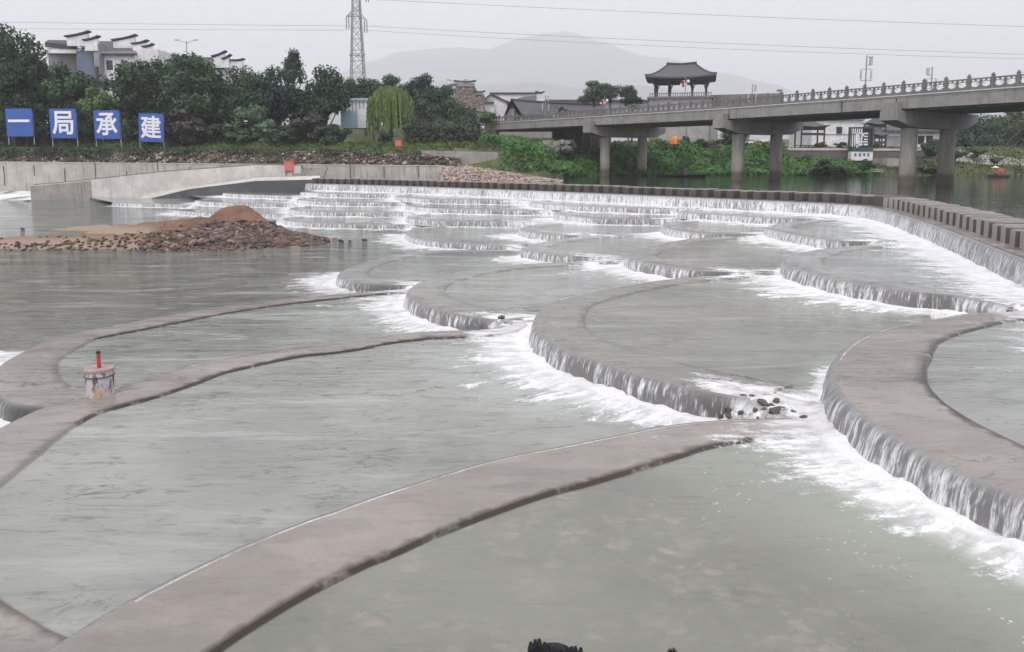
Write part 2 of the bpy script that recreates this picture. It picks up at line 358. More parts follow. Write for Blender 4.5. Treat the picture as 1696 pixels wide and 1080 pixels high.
def seg_dist(P, C):
    """distance of points P (n,2) to polyline C (m,2); returns d, arclength, segment index"""
    A = C[:-1]; B = C[1:]; AB = B-A; L2 = (AB**2).sum(1)+1e-12; cum = np.concatenate([[0], np.cumsum(np.sqrt(L2))])
    D = np.empty(len(P)); Sx = np.empty(len(P)); I = np.empty(len(P), int)
    for i in range(0, len(P), 4000):
        q = P[i:i+4000]; t = ((q[:,None,:]-A[None])*AB[None]).sum(2)/L2[None]; t = np.clip(t, 0, 1)
        pr = A[None]+t[...,None]*AB[None]; d = np.sqrt(((q[:,None,:]-pr)**2).sum(2)); j = d.argmin(1); a = np.arange(len(q))
        D[i:i+4000] = d[a, j]; Sx[i:i+4000] = cum[j]+t[a, j]*np.sqrt(L2[j]); I[i:i+4000] = j
    return D, Sx, I
def inside(P, poly):
    x, y = P[:,0], P[:,1]; n = len(poly); c = np.zeros(len(P), bool); j = n-1
    for i in range(n):
        xi, yi = poly[i]; xj, yj = poly[j]
        k = ((yi > y) != (yj > y)) & (x < (xj-xi)*(y-yi)/((yj-yi) if yj != yi else 1e-12)+xi); c ^= k; j = i
    return c
CLOSE = {   # how each level is closed behind the next one up (all under higher ground)
5: [(24, 3.0), (160, 3.0), (160, 94), (-60, 94), (-60, 72), (-18, 68.5)],
4: [(22, 1.0), (40, 1.0), (40, 72), (-18, 72)],
3: [(-3, .9), (39, .9), (39, 76), (-31, 76)],
2: [(-1.5, .8), (38, .8), (38, 78), (-36, 78)],
1: [(-4, 6.0), (-3, .7), (37, .7), (37, 80), (-42, 80), (-42, 73)]}
POLY = {r: np.concatenate([CHAIN[r], np.array(CLOSE[r], float)]) for r in CHAIN}
SAMP = []
rr = 3.2
while rr < 84:
    st = .013 if rr < 30 else .017
    for a in np.arange(-.95, .95, st): SAMP.append((rr*math.sin(a), rr*math.cos(a)))
    rr *= 1+st
SAMP = np.array(SAMP); SAMP += RNG.normal(0, 1, SAMP.shape)*.0015*np.linalg.norm(SAMP, axis=1)[:,None]
def offset_line(C, w):
    T = np.gradient(C, axis=0); T /= np.linalg.norm(T, axis=1)[:,None]+1e-9
    N = np.stack([-T[:,1], T[:,0]], 1)      # upstream side
    return C + N*w
def fnoise(x, y, s=1.0): return noise.noise(Vector((x*s, y*s, 0)))
def water_row(r, extra_poly=None):
    top = Z[r]
    if r > 0: poly = POLY[r]
    else: poly = np.array([(-75,1.0),(3,1.0),(3,20),(10,60),(-18,74),(-75,82)], float)
    up = r+1
    pts = [tuple(p) for p in poly]; n0 = len(pts); edges = [(i, (i+1) % n0) for i in range(n0)]
    P = SAMP[inside(SAMP, poly)]
    if up in POLY:
        hid = inside(P, POLY[up]); d, _, _ = seg_dist(P, CHAIN[up]); P = P[~hid | (d < .35)]
    extra = []
    if r > 0:
        d, ss, ii = seg_dist(P, CHAIN[r]); k_ = d > .035; P = P[k_]; d = d[k_]; w = w_at(r, ss[k_])
        P = P[np.abs(d-w-.03) > .09]
        for off_ in (.03, 'w', 'w2', 'w3'):
            st_ = 0
            for nm, C in CH[r]:
                ww = WCH[r][max(0, st_-1):max(0, st_-1)+len(C)] if st_ else WCH[r][:len(C)]; st_ += len(C)-(1 if st_ else 0)
                off = np.full(len(C), .03) if off_ == .03 else (ww if off_ == 'w' else ww+.02 if off_ == 'w2' else ww+.045)
                O = offset_line(C, off[:,None]); dd, _, _ = seg_dist(O, CHAIN[r]); ok = (np.abs(dd-off) < .012+.02*off) & inside(O, poly)
                prev = None
                for i, o in enumerate(O):
                    if ok[i]:
                        pts_i = n0+len(extra); extra.append(tuple(o))
                        if prev is not None and prev[0] == i-1: edges.append((prev[1], pts_i))
                        prev = (i, pts_i)
                    else: prev = None
    if up in CHAIN:     # vertices along the foot of the fall above
        F = offset_line(CHAIN[up], -.2); F = F[inside(F, poly)]; extra += [tuple(f) for f in F[::2]]
    allp = pts + extra + [tuple(p) for p in P]
    vs, es, fs, *_ = delaunay_2d_cdt([Vector(p) for p in allp], edges, [], 1, 1e-4)
    V = np.array([(v.x, v.y) for v in vs]); F = []
    for f in fs:
        if len(f) == 3: F.append(tuple(f))
    F = np.array(F)
    cen = V[F].mean(1); F = F[inside(cen, poly)]
    a = V[F]; area = (a[:,1,0]-a[:,0,0])*(a[:,2,1]-a[:,0,1])-(a[:,2,0]-a[:,0,0])*(a[:,1,1]-a[:,0,1]); F[area < 0] = F[area < 0][:, ::-1]
    if r > 0: dE, sE, iE = seg_dist(V, CHAIN[r])
    else: dE = np.full(len(V), 99.); sE = V[:,0]; iE = np.zeros(len(V), int)
    dF, sF, iF = seg_dist(V, CHAIN[up]); inup = inside(V, POLY[up]); dF = np.where(inup, 0, dF)
    foot = np.maximum(dF-.16, 0)
    w = w_at(r, sE) if r > 0 else 0
    slab = np.clip(1-(dE-w-.01)/.03, 0, 1) if r > 0 else np.zeros(len(V))
    step_dark = ((dE > w-.004) & (dE < w+.03)).astype(float) if r > 0 else np.zeros(len(V))
    zz = np.full(len(V), top)
    if r > 0:
        zz -= np.clip((dE-w)/.02, 0, 1)*.03
        zz -= np.clip(1-dE/.12, 0, 1)*.015
    Yd = V[:,1]
    if r > 0:      # how much of the rim shows through the water over it: far ones lie deeper
        cnt = np.concatenate([np.full(len(C_)-(i_ > 0), RIM.get(nm_, .08)) for i_, (nm_, C_) in enumerate(CH[r])]); rim = cnt[np.minimum(iE, len(cnt)-1)]
        CC = CHAIN[r]; T_ = np.gradient(CC, axis=0); T_ /= np.linalg.norm(T_, axis=1)[:,None]+1e-9; oy = -T_[:,0][np.minimum(iE, len(CC)-1)]
        k = np.clip(.55-oy*.9, .25, 1); rim = np.where(rim > .8, rim, rim*k); slab = slab*rim; step_dark = step_dark*np.where(oy > .0, 1, .35)*np.clip(rim*1.3+.25, 0, 1)
    # foam reaches further where the fall above looks down-river (to the left) and where the stream is strong
    foamw = np.full(len(V), .85)
    C = CHAIN[up]; T = np.gradient(C, axis=0); T /= np.linalg.norm(T, axis=1)[:,None]+1e-9
    outn = np.stack([T[:,1], -T[:,0]], 1)[np.minimum(iF, len(C)-1)]
    foamw = .42+np.clip(-outn[:,0], 0, 1)**1.5*.95
    foamw = np.where(outn[:,1] > .25, .2, foamw)             # far faces: only a thin line of foam
    if up == 5: foamw = np.full(len(V), 1.1)+np.clip((V[:,0]-8)*.12, 0, .8)*(Yd < 40)
    if r == 4: foamw += .15
    near = np.clip((9.0-Yd)/3, 0, 1); foamw *= 1-.35*near
    # noise displacement: churned foam, gentle swell
    for i in range(len(V)):
        x, y = V[i]
        if foot[i] < 2.2: zz[i] += ((.5+fnoise(x, y, 2.3))*.045*math.exp(-foot[i]*1.1)+(.6+fnoise(x, y, 7))*.055*math.exp(-foot[i]*4))*(0 if dE[i] < .2 else 1)
    edge_a = dE if r == 0 else np.where(oy > .5, dE, dE+1)
    chop = np.full(len(V), {0: 1.25, 1: .95, 2: .85, 3: .75, 4: .9}[r])
    chop *= np.clip(.35+Yd/22, .35, 1.25)
    if r == 3: chop *= np.clip((Yd-2)/8, .45, 1)
    lk = np.minimum(link_dist(V, r), link_dist(V, up)*.8)
    attrs = dict(link=lk, edge=edge_a, foot=foot, foamw=foamw, chop=chop, slab=slab, step_dark=step_dark)
    flow = np.stack([sF, foot, np.zeros(len(V))], 1)
    return V, F, zz, attrs, flow, dE-w, iE
def submesh(name, V3, F, attrs, mat, parent=None):
    u, inv = np.unique(F.ravel(), return_inverse=True)
    return rawmesh(name, V3[u], inv.reshape(-1, 3), mat, {k: a[u] for k, a in attrs.items()}, parent)
TERR = {}
TLAB = {
'S': 'long straight far terrace in the top row, at the dark side wall', 'R': 'second far terrace of the top row, right of the side wall one',
'Q': 'third far terrace of the top row, directly under the dark block row', 'O': 'low wide terrace of the top row, in front of the stepping block row centre',
'N': 'small curved terrace of the top row, just below the bend of the block row', 'H': 'half round terrace right of centre, foaming into the white chute by the stepping blocks',
'B': 'nearest curved terrace at right with tall streaky falling water and broad brown rim',
'Z1': 'short far terrace against the dark wall, top step left of the white cusp', 'U': 'second step down of the far left stack of straight terraces',
'T': 'long flat terrace behind the centre, second step from the top', 'P': 'wide flat terrace above centre with dark streaked fall',
'M': 'small round terrace above the half round right hand one', 'I': 'crescent terrace in the middle right with a pale round nose',
'E': 'large round terrace in the centre with long streaky curved fall and submerged rim', 'A': 'foreground terrace with the broad smooth brown rim crossing the picture',
'Z2': 'far left terrace against the wall, second from its top', 'W': 'third step down of the far left stack of straight terraces',
'V': 'long flat terrace third from the top, left of the centre', 'L': 'small low terrace with white foam at its left tip, behind the middle',
'J': 'small terrace left of the middle with a short pale fall', 'F': 'round terrace left of the large central one, with grey curved fall',
'C': 'wide left foreground terrace whose brown rim passes under the marker drum', 'Z4': 'thin lowest far left terrace beside the grey ramp',
'Z3': 'low far left terrace behind the brown earth mound', 'X': 'lowest long straight terrace right of the earth mound',
'K': 'lowest row terrace with a smooth round nose, behind the centre', 'G': 'lowest row round terrace with a burst of white foam at its left tip',
'D': 'far left terrace with tan rim behind the marker drum'}
def curtain(nm, C, top, drop, parent, far_edge_out=.27, name='overflow_face', row=None, wh=0.0):
    T = np.gradient(C, axis=0); T /= np.linalg.norm(T, axis=1)[:,None]+1e-9; ON = np.stack([T[:,1], -T[:,0]], 1)
    prof = [(0,0,0),(.035,-.006,.1),(.08,-.035,.22),(.115,-.10,.38),(.14,-.2,.55),(.155,-.30,.72),(.185,-.42,1)]
    lkd = link_dist(C, row) if row else np.full(len(C), 99.); wv = []
    k = drop/.42; cum = np.concatenate([[0], np.cumsum(np.linalg.norm(np.diff(C, axis=0), axis=1))])
    n = len(C); V = []; fl = []; dr = []; side = []
    for j, (o, dz, t) in enumerate(prof):
        for i in range(n):
            rg = fnoise(cum[i]*7, j*.35+3, 1)*.03*t + fnoise(cum[i]*1.3, 9, 1)*.03*t
            lf = max(0, 1-lkd[i]/.25); rg += lf*(.06*t+.22*t*fnoise(cum[i]*9, j*1.9, 1)+.10*t*fnoise(cum[i]*23, j*3.1, 1)); wv.append(min(.75, wh+.3*lf+min(.30, max(0, C[i][1]-13)*.009)))
            p = C[i]+ON[i]*(o*(.8+.2*k)+rg); V.append((p[0], p[1], top-.015*(1-t)+(dz*k if t < 1 else -drop-.02))); fl.append((cum[i], -dz*k*2, 0)); dr.append(t)
            side.append(min(1, max(0, -ON[i][0]*1.35-.35)))
    F = [(j*n+i, j*n+i+1, (j+1)*n+i+1, (j+1)*n+i) for j in range(len(prof)-1) for i in range(n-1)]
    return rawmesh(name, V, F, M_FALL, dict(flow=fl, drop=dr, side=side, white=wv), parent, True, 4)
for r in (1, 2, 3, 4):
    V, F, zz, attrs, flow, dE, iE = water_row(r); attrs['flow'] = flow
    V3 = np.concatenate([V, zz[:,None]], 1); fe = dE[F].max(1); owner = iE[F].min(1)
    isl = fe < .055
    submesh('water', V3, F[~isl], attrs, M_W[r])['kind'] = 'structure'
    ofs = 0
    for nm, C in CH[r]:
        c0 = C[len(C)//2]
        t = wempty('weir_terrace', (c0[0], c0[1], Z[r]-STEP), 0, TLAB[nm], 'weir terrace', 'terraces of the fish scale weir'); TERR[nm] = t
        m = isl & (owner >= ofs) & (owner < ofs+len(C)); ofs += len(C)-(1 if nm != CH[r][0][0] else 0)
        if m.any(): submesh('crest_slab', V3, F[m], attrs, M_W[r], t)
        curtain(nm, C, Z[r], STEP, t, row=r)
V, F, zz, attrs, flow, dE, iE = water_row(0); attrs['flow'] = flow
submesh('water', np.concatenate([V, zz[:,None]], 1), F, attrs, M_W[0])['kind'] = 'structure'
# broken water tumbling down where two terraces meet
CHUTE = {}
rv = []; rf = []; rfoot = []
for r in (1, 2, 3, 4):
    for k, seg in enumerate(LINK[r]):
        a, b = seg; L = np.linalg.norm(b-a); u = (b-a)/(L+1e-9); n_ = np.array([u[1], -u[0]]); far = a[1] > 26
        if a[1] > 45: continue
        nu = 10 if far else 44; nv = 8 if far else 30; base = len(rv); CHUTE[(r, k)] = (a, b, u, n_, L)
        for j in range(nv+1):
            t = j/nv
            for i_ in range(nu+1):
                f = i_/nu; m = .22+.35*t; e = min(1, min(f, 1-f)*3.2); p = a+u*(-m+(L+2*m)*f)+n_*(-.32+1.0*t)
                nz = fnoise(p[0], p[1], 7)*.035+fnoise(p[0], p[1], 21)*.022
                z = Z[r]+.028-(STEP+.05)*smooth_(.22, .82, t)+nz*(.4+.9*math.sin(math.pi*min(1, t)))-(1-e)*.14-.05*(t < .05)
                rv.append((p[0], p[1], z)); rfoot.append(.22+max(0, abs(fnoise(p[0], p[1], 3.1))*2.0-.05)+(.35 if t < .15 else 0))
        rf += [(base+j*(nu+1)+i_, base+j*(nu+1)+i_+1, base+(j+1)*(nu+1)+i_+1, base+(j+1)*(nu+1)+i_) for j in range(nv) for i_ in range(nu)]
nV = len(rv)
o = rawmesh('water', rv, rf, M_W[2], dict(foot=rfoot, foamw=np.full(nV, .75), edge=np.full(nV, 9.), link=np.full(nV, .95), chop=np.full(nV, 1.0), slab=np.zeros(nV), step_dark=np.zeros(nV), flow=np.array([(v[0], v[1], 0) for v in rv])), None, True, 4); o['kind'] = 'structure'
# ---- crest of the weir, upstream water, stepping blocks
M_SILL = None
def wet_conc():
    t = NT('wet_crest_concrete'); p = t.pos(); n = t.noise(p, 1.2, 5, .65); f = t.noise(p, 9, 4, .6)
    c = t.mix(t.ramp(n, .35, .7), (.16, .135, .11), (.36, .32, .28)); c = t.mix(t.math('MULTIPLY', t.ramp(f, .55, .75), .4), c, (.1, .09, .07))
    t.set(Base_Color=c, Roughness=.28, Normal=t.bump(f, .3, .03)); return t.m
M_SILL = wet_conc()
crest = wempty('weir_crest', (17, 37, -.6), 0, 'top sill of the weir carrying the rows of stepping blocks', 'weir crest')
C5 = CHAIN[5]; CW = 1.9
inn = offset_line(C5, CW); n = len(C5)
# keep the bend clean
V = [(p[0], p[1], -.005) for p in C5]+[(p[0], p[1], 0.0) for p in inn]
Fc = [(i, i+1, n+i+1, n+i) for i in range(n-1)]
rawmesh('sill', V, Fc, M_SILL, None, crest, True, 4)
curtain('crest', C5, Z[5], .57, crest, name='overflow_face', wh=.0)
up = [tuple(p)+(.004,) for p in offset_line(C5, .95)]
poly = [Vector(p[:2]) for p in up]+[Vector(p) for p in [(24,3.0),(170,3.0),(240,60),(240,175),(-10,140),(-20,72),(-18.3,68)]]
vs, es, fs, *_ = delaunay_2d_cdt(poly, [(i, (i+1) % len(poly)) for i in range(len(poly))], [], 1, 1e-4)
rawmesh('water', [(v.x, v.y, .006) for v in vs], [f for f in fs if len(f) == 3], M_STILL, None, None, False)['kind'] = 'structure'
M_BLK = streaked('dark_wet_block_concrete', (.095, .084, .072), (.03, .026, .021), .7, amt=.8)
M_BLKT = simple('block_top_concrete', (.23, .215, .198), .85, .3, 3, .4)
M_BLKL = streaked('grey_block_end_concrete', (.36, .34, .31), (.12, .1, .08), .8, amt=.6)
def make_block(w, l, h, dark):
    mb = MB(); a, b = w/2, l/2; nz = .03
    # bevelled block with slightly irregular top
    v = [(-a,-b,-.05),(a,-b,-.05),(a,b,-.05),(-a,b,-.05),(-a,-b,h-nz),(a,-b,h-nz),(a,b,h-nz),(-a,b,h-nz),(-a+nz,-b+nz,h),(a-nz,-b+nz,h+.01),(a-nz,b-nz,h),(-a+nz,b-nz,h+.005)]
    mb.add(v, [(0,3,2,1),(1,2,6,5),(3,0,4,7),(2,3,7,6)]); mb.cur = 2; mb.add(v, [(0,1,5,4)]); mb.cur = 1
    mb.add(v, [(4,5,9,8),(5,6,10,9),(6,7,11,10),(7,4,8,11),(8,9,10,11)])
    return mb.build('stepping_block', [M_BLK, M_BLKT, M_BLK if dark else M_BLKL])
base_l = offset_line(C5, 1.05); cum = np.concatenate([[0], np.cumsum(np.linalg.norm(np.diff(base_l, axis=0), axis=1))])
ci = int(np.argmin(np.linalg.norm(C5-np.array(gz(1440, 341.5, 0)[:2]), axis=1))); s_corner = cum[ci]
blkA = make_block(.43, 1.25, .44, True); blkB = make_block(.43, 1.25, .44, False); usedA = usedB = False
s = .5; 
def place_block(o, s, grp, lab):
    i = min(np.searchsorted(cum, s), len(base_l)-1); i = max(i, 1); t = (s-cum[i-1])/(cum[i]-cum[i-1]+1e-9); p = base_l[i-1]*(1-t)+base_l[i]*t; d = base_l[i]-base_l[i-1]
    i2 = min(i+6, len(base_l)-1); i1 = max(i-6, 0); d = base_l[i2]-base_l[i1]
    o.location = (p[0], p[1], 0.002); o.rotation_euler = (0, 0, math.atan2(d[1], d[0])+random.uniform(-.015, .015)); o.scale = (random.uniform(.95, 1.05), 1, random.uniform(.95, 1.04))
    tag(o, lab, 'stepping block', grp)
blocks_a = []; blocks_b = []
while s < s_corner-.55:
    o = blkA if not usedA else blkA.copy()
    if usedA: COL.objects.link(o)
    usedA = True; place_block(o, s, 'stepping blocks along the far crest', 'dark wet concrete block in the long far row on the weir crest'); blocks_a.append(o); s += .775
s = s_corner+.75
while s < s_corner+27:
    o = blkB if not usedB else blkB.copy()
    if usedB: COL.objects.link(o)
    usedB = True; place_block(o, s, 'stepping blocks along the right crest', 'grey ended concrete block in the row running from the bend towards the right edge'); blocks_b.append(o); s += .775
mb = MB(); mb.box((0,0,.2), (.95,1.35,.52)); 
o = mb.build('corner_block', [M_BLK], None, False, .03); place_block(o, s_corner+.05, None, 'wide corner block where the two rows of stepping blocks meet'); tag(o, cat='corner block')

for k, w in enumerate(('first', 'second', 'third', 'fourth', 'fifth', 'sixth')):
    blocks_b[k]['label'] = f'{w} grey ended block after the bend, going towards the right edge'; blocks_a[-1-k]['label'] = f'{w} dark block left of the wide corner block in the far row'
blocks_a[0]['label'] = 'leftmost dark block of the far row, touching the pale ledge'; blocks_a[1]['label'] = 'second dark block from the left end of the far row, beside the pale ledge'

# ================================================================== TERRAIN, BANKS, WALLS
def smooth(a, b, x):
    t = min(1, max(0, (x-a)/(b-a))); return t*t*(3-2*t)
BANK = [(-200,82),(-62,80.5),(-30,77),(-7.2,73.0),(3.0,72.5),(6.0,80),(8.5,92),(20,96),(34,95),(45,93),(60,92),(75,93),(110,88),(150,70),(260,20)]
BANKA = np.array(BANK, float)
def bank_d(x, y):
    P = np.array([[x, y]]); d, _, i = seg_dist(P, BANKA); i = int(i[0]); a, b = BANKA[i], BANKA[i+1]
    s = (b[0]-a[0])*(y-a[1])-(b[1]-a[1])*(x-a[0]); return float(d[0])*(1 if s > 0 else -1)
def hland(x, y, d=None):
    if d is None: d = bank_d(x, y)
    if d < 0: return -3.2
    t = smooth(4, 10, x)
    left = (.6 + 2.3*smooth(2.4, 4.0, d)) + 1.0*smooth(4, 9, d) + 3.4*smooth(16, 42, d)
    cx = smooth(-9, -3, x)*(1-smooth(4, 8, x))                 # behind the riprap: lower
    left = left*(1-cx)+(min(left, 1.2+.35*d)*cx if d < 12 else left*cx)
    right = -.4 + 4.0*smooth(0, 13, d)**.8 + 2.5*smooth(45, 90, d)
    if x > 38: right = -.3 + 1.3*smooth(0, 8, d) + 2.6*smooth(9, 17, d) + 3*smooth(45, 90, d)
    return left*(1-t)+right*t + .25*noise.noise(Vector((x*.25, y*.25, 1)))*smooth(1, 5, d)
xs = np.concatenate([np.linspace(-4300, -170, 16), np.linspace(-150, -70, 18), np.arange(-66, 80, 1.25), np.linspace(82, 180, 30), np.linspace(200, 4500, 17)])
ys = np.concatenate([np.arange(64, 112, 1.1), np.linspace(113, 200, 26), np.linspace(215, 6800, 26)])
gx, gy = np.meshgrid(xs, ys); P = np.stack([gx.ravel(), gy.ravel()], 1); dB, _, iB = seg_dist(P, BANKA)
a = BANKA[iB]; b = BANKA[iB+1]; sg = (b[:,0]-a[:,0])*(P[:,1]-a[:,1])-(b[:,1]-a[:,1])*(P[:,0]-a[:,0]); dB = np.where(sg > 0, dB, -dB)
H = np.array([hland(P[i,0], P[i,1], dB[i]) for i in range(len(P))])
nx, ny = len(xs), len(ys); idx = np.arange(nx*ny).reshape(ny, nx)
F = np.stack([idx[:-1,:-1].ravel(), idx[:-1,1:].ravel(), idx[1:,1:].ravel(), idx[1:,:-1].ravel()], 1)
def ground_mat():
    t = NT('bank_ground'); p = t.pos(); n = t.noise(p, .35, 6, .65); m = t.noise(p, 2.5, 5, .7)
    c = t.mix(t.ramp(n, .42, .6), (.045, .075, .022), (.10, .12, .035)); c = t.mix(t.math('MULTIPLY', t.ramp(m, .5, .72), .6), c, (.16, .12, .075))
    t.set(Base_Color=c, Roughness=.95, Normal=t.bump(m, .8, .15)); return t.m
M_GROUND = ground_mat()
rawmesh('ground', np.concatenate([P, H[:,None]], 1), F, M_GROUND, None, None, True, 4)['kind'] = 'structure'
mb = MB(); mb.box((100,3400,-3.6), (8950, 6950, .4)); o = mb.build('riverbed', simple('riverbed_silt', (.12,.11,.09))); o['kind'] = 'structure'
# near bank the camera stands on
mb = MB(); mb.prism([(-60, 1.75, -3.0), (60, 1.75, -3.0), (60, 1.2, .45), (-60, 1.2, .45)], (0, -.4, 0)); mb.box((0, -10, -1.3), (120, 22, 3.5)); mb.build('near_bank', M_GROUND)['kind'] = 'structure'

M_CONC = streaked('pale_river_concrete', (.54, .51, .455), (.17, .145, .12), amt=.55)
M_CONC2 = streaked('weathered_grey_concrete', (.34, .32, .29), (.10, .09, .075), amt=.7)
M_DARKC = streaked('dark_wet_wall', (.085, .095, .10), (.04, .045, .05), .5, amt=.5)
def stone_mat(name, sc, c1, c2, c3, gap=(.03,.028,.02), moss=None):
    t = NT(name); p = t.pos(); w = t.map(p, (1, .3, 1.15))
    d = t.vor(w, sc, 'DISTANCE_TO_EDGE'); cc = t.vor(w, sc, 'F1', 'Color'); sep = t.n('ShaderNodeSeparateColor'); t.l(cc, sep.inputs[0])
    c = t.mix(t.ramp(sep.outputs[0], .2, .8), c1, c2); c = t.mix(t.ramp(sep.outputs[1], .72, .85), c, c3)
    c = t.mix(t.ramp(d, .10, .02), c, gap)
    if moss: c = t.mix(t.ramp(t.noise(p, .5, 5, .7), .48, .62), c, moss)
    h = t.math('ADD', t.ramp(d, 0, .25), t.math('MULTIPLY', t.noise(p, 8), .4))
    t.set(Base_Color=c, Roughness=.9, Normal=t.bump(h, 1.0, .12)); return t.m
M_STONE = stone_mat('rough_wall_stone', 3.0, (.14,.10,.075), (.26,.20,.15), (.42,.37,.31), (.02,.02,.012), (.06,.06,.035))
M_RIPRAP = stone_mat('riprap_stone', 5.0, (.25,.19,.155), (.36,.29,.24), (.52,.45,.39), (.07,.05,.04))
M_CONCO = streaked('stained_channel_wall_concrete', (.47, .445, .395), (.12, .10, .08), amt=.75, vs=.2)
# outer channel wall, walked from the left edge to the riprap
def wall_along(name, pts, zt, zb, th, mat, parent=None, cap=None, capmat=None):
    """vertical wall through plan points, tops zt, bottoms zb, thickness away from the camera"""
    mb = MB(); n = len(pts)
    for i in range(n-1):
        (x0, y0), (x1, y1) = pts[i], pts[i+1]
        v = [(x0,y0,zb[i]),(x1,y1,zb[i+1]),(x1,y1+th,zb[i+1]),(x0,y0+th,zb[i]),(x0,y0,zt[i]),(x1,y1,zt[i+1]),(x1,y1+th,zt[i+1]),(x0,y0+th,zt[i])]
        mb.add(v, [(0,1,5,4),(2,3,7,6),(4,5,6,7)]+([(3,0,4,7)] if i == 0 else [])+([(1,2,6,5)] if i == n-2 else []))
    return mb.build(name, mat, parent)
ow = wempty('channel_wall', (-30,76,-2.5), 0, 'long pale concrete wall with dark drip stains below the rough stone wall', 'concrete wall')
pts = [(-75,80.5),(-62,79.5),(-30,76),(-6.75,71.5)]; tops = [at(-60,268,79.5).z]*2+[at(330,272.5,76).z, at(732,275.5,71.5).z]
wall_along('wall', pts, tops, [-2.6]*3+[-.3], .7, M_CONCO, ow)
wall_along('coping', [(x, y-.04) for x, y in pts], [t+.09 for t in tops], [t+.003 for t in tops], .8, M_CONC, ow)
mbp = MB()
for i in range(16):
    f = (i+.4)/16; x = -62+55*f; y = 79.5-.1-(f*55/32*3.5 if f < .58 else 3.5+(f-.58)/.42*4.5); mbp.box((x, y+.06, .9 if i % 2 else .3), (.05, .06, 1.1+.5*(i % 3)))
mbp.build('joint', simple('dark_joint', (.1,.08,.065)), ow)
rb = MB(); e = at(734, 290, 71.4); rb.box((e.x-.35, e.y, e.z), (.5, .16, at(734,275,71.4).z-at(734,303,71.4).z)); rb.build('end_pier', M_CONC, ow)
# inner training wall
it = [(50,307,72.6),(100,303,72.3),(151,297.5,72),(267,285,71),(424,273.5,69.6),(497,274.5,69.2)]; ib = [(50,335),(100,334),(138,332),(230,322),(424,294),(497,290)]
iw = wempty('training_wall', (-36,71.5,-2.5), 0, 'curving concrete wall with a stained square end standing in the river at left', 'concrete wall')
P0 = [at(u, v, Y) for u, v, Y in it]; B0 = [at(ib[k][0], ib[k][1], it[k][2]).z-.15 for k in range(len(it))]; B0[0] = -2.6; B0[1] = -2.5
M_DKCOP = simple('dirty_coping_and_shadow_line', (.16,.14,.115), .9, .3, 2)
M_CONC3 = streaked('lighter_training_wall_concrete', (.60, .575, .53), (.27, .24, .20), amt=.4)
wall_along('wall', [(p.x, p.y) for p in P0], [p.z for p in P0], B0, .9, M_CONC3, iw)
wall_along('coping', [(p.x, p.y+.55) for p in P0], [p.z+.10 for p in P0], [p.z-.3 for p in P0], .3, M_DKCOP, iw)  # dark strip added along the back edge as a painted shadow line
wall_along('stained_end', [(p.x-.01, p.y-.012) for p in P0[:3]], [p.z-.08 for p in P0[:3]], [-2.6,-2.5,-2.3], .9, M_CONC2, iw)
# sloping ledge + dark side wall of the weir
lt = [(100,335.5),(180,328),(230,322),(315,309),(424,294.5),(530,291)]; lb = [(100,339),(180,337.5),(230,333),(315,313),(424,299.5),(530,297)]
LY = [71.7,71.3,70.8,69.6,68.3,66.0]; lv = [at(u, v, LY[k]+1.0) for k, (u, v) in enumerate(lt)]+[at(u, v, LY[k]) for k, (u, v) in enumerate(lb)]
sw = wempty('side_wall', (-25,69,-2.5), 0, 'dark wet side wall of the weir with a pale sloping ledge on top', 'side wall')
mb = MB(); mb.add(lv, [(k, k+1, 6+k+1, 6+k) for k in range(5)]); mb.build('ledge', M_CONC, sw)
mb = MB(); q = lv[6:]; mb.add([p-Vector((0,0,.02)) for p in q]+[Vector((p.x, p.y, -2.7)) for p in q], [(k, k+1, 6+k+1, 6+k) for k in range(5)]); 
mb.add([lv[11]-Vector((0,0,.02)), Vector((lv[11].x, lv[11].y, -2.7)), Vector((lv[11].x, lv[11].y+4, -2.7)), Vector((lv[11].x+.3, lv[11].y+4, lv[11].z))], [(0,1,2,3)])
mb.build('wall', M_DARKC, sw)
# steps at the red box
st = wempty('stone_steps', (-19,69,0), 0, 'worn grey stone steps against the concrete wall beside the red box', 'steps')
p = at(508, 292, 69); 
for k in range(4):
    mb = MB(); mb.box((p.x+.15*k, p.y+.45*k, p.z-.1+.25*k), (3.2-.3*k, .5, .26)); mb.build('step', M_CONC2, st)
# rough stone wall with vegetation on its top
sw2 = wempty('stone_wall', (-35,78,1), 0, 'long rough wall of dark brown stones overgrown along its top edge', 'stone wall')
pts = [(-80,82),(-62,81.2),(-46,79.6),(-30,77.6),(-18,75.6),(-8.5,74.0),(-5.2,73.6)]; tp = [3.15,3.1,3.05,2.95,2.8,2.55,2.1]
n = 160; V = []; F = []
X = np.linspace(pts[0][0], pts[-1][0], n); Yw = np.interp(X, [p[0] for p in pts], [p[1] for p in pts]); Tz = np.interp(X, [p[0] for p in pts], tp)
rows_ = 9; V = []
for j in range(rows_):
    for i in range(n):
        f = j/(rows_-1); z = .9+(Tz[i]-.9)*f; V.append((X[i]+random.uniform(-.08,.08), Yw[i]+.35*f+random.uniform(-.14,.14), z+random.uniform(-.06,.06)+(fnoise(X[i], 3, .7)*.25 if j == rows_-1 else 0)))
for i in range(n): V.append((X[i], Yw[i]+2.6, Tz[i]+.05))
F = [(j*n+i, j*n+i+1, (j+1)*n+i+1, (j+1)*n+i) for j in range(rows_) for i in range(n-1)]
rawmesh('stone_face', V, F, M_STONE, None, sw2, False, 4)
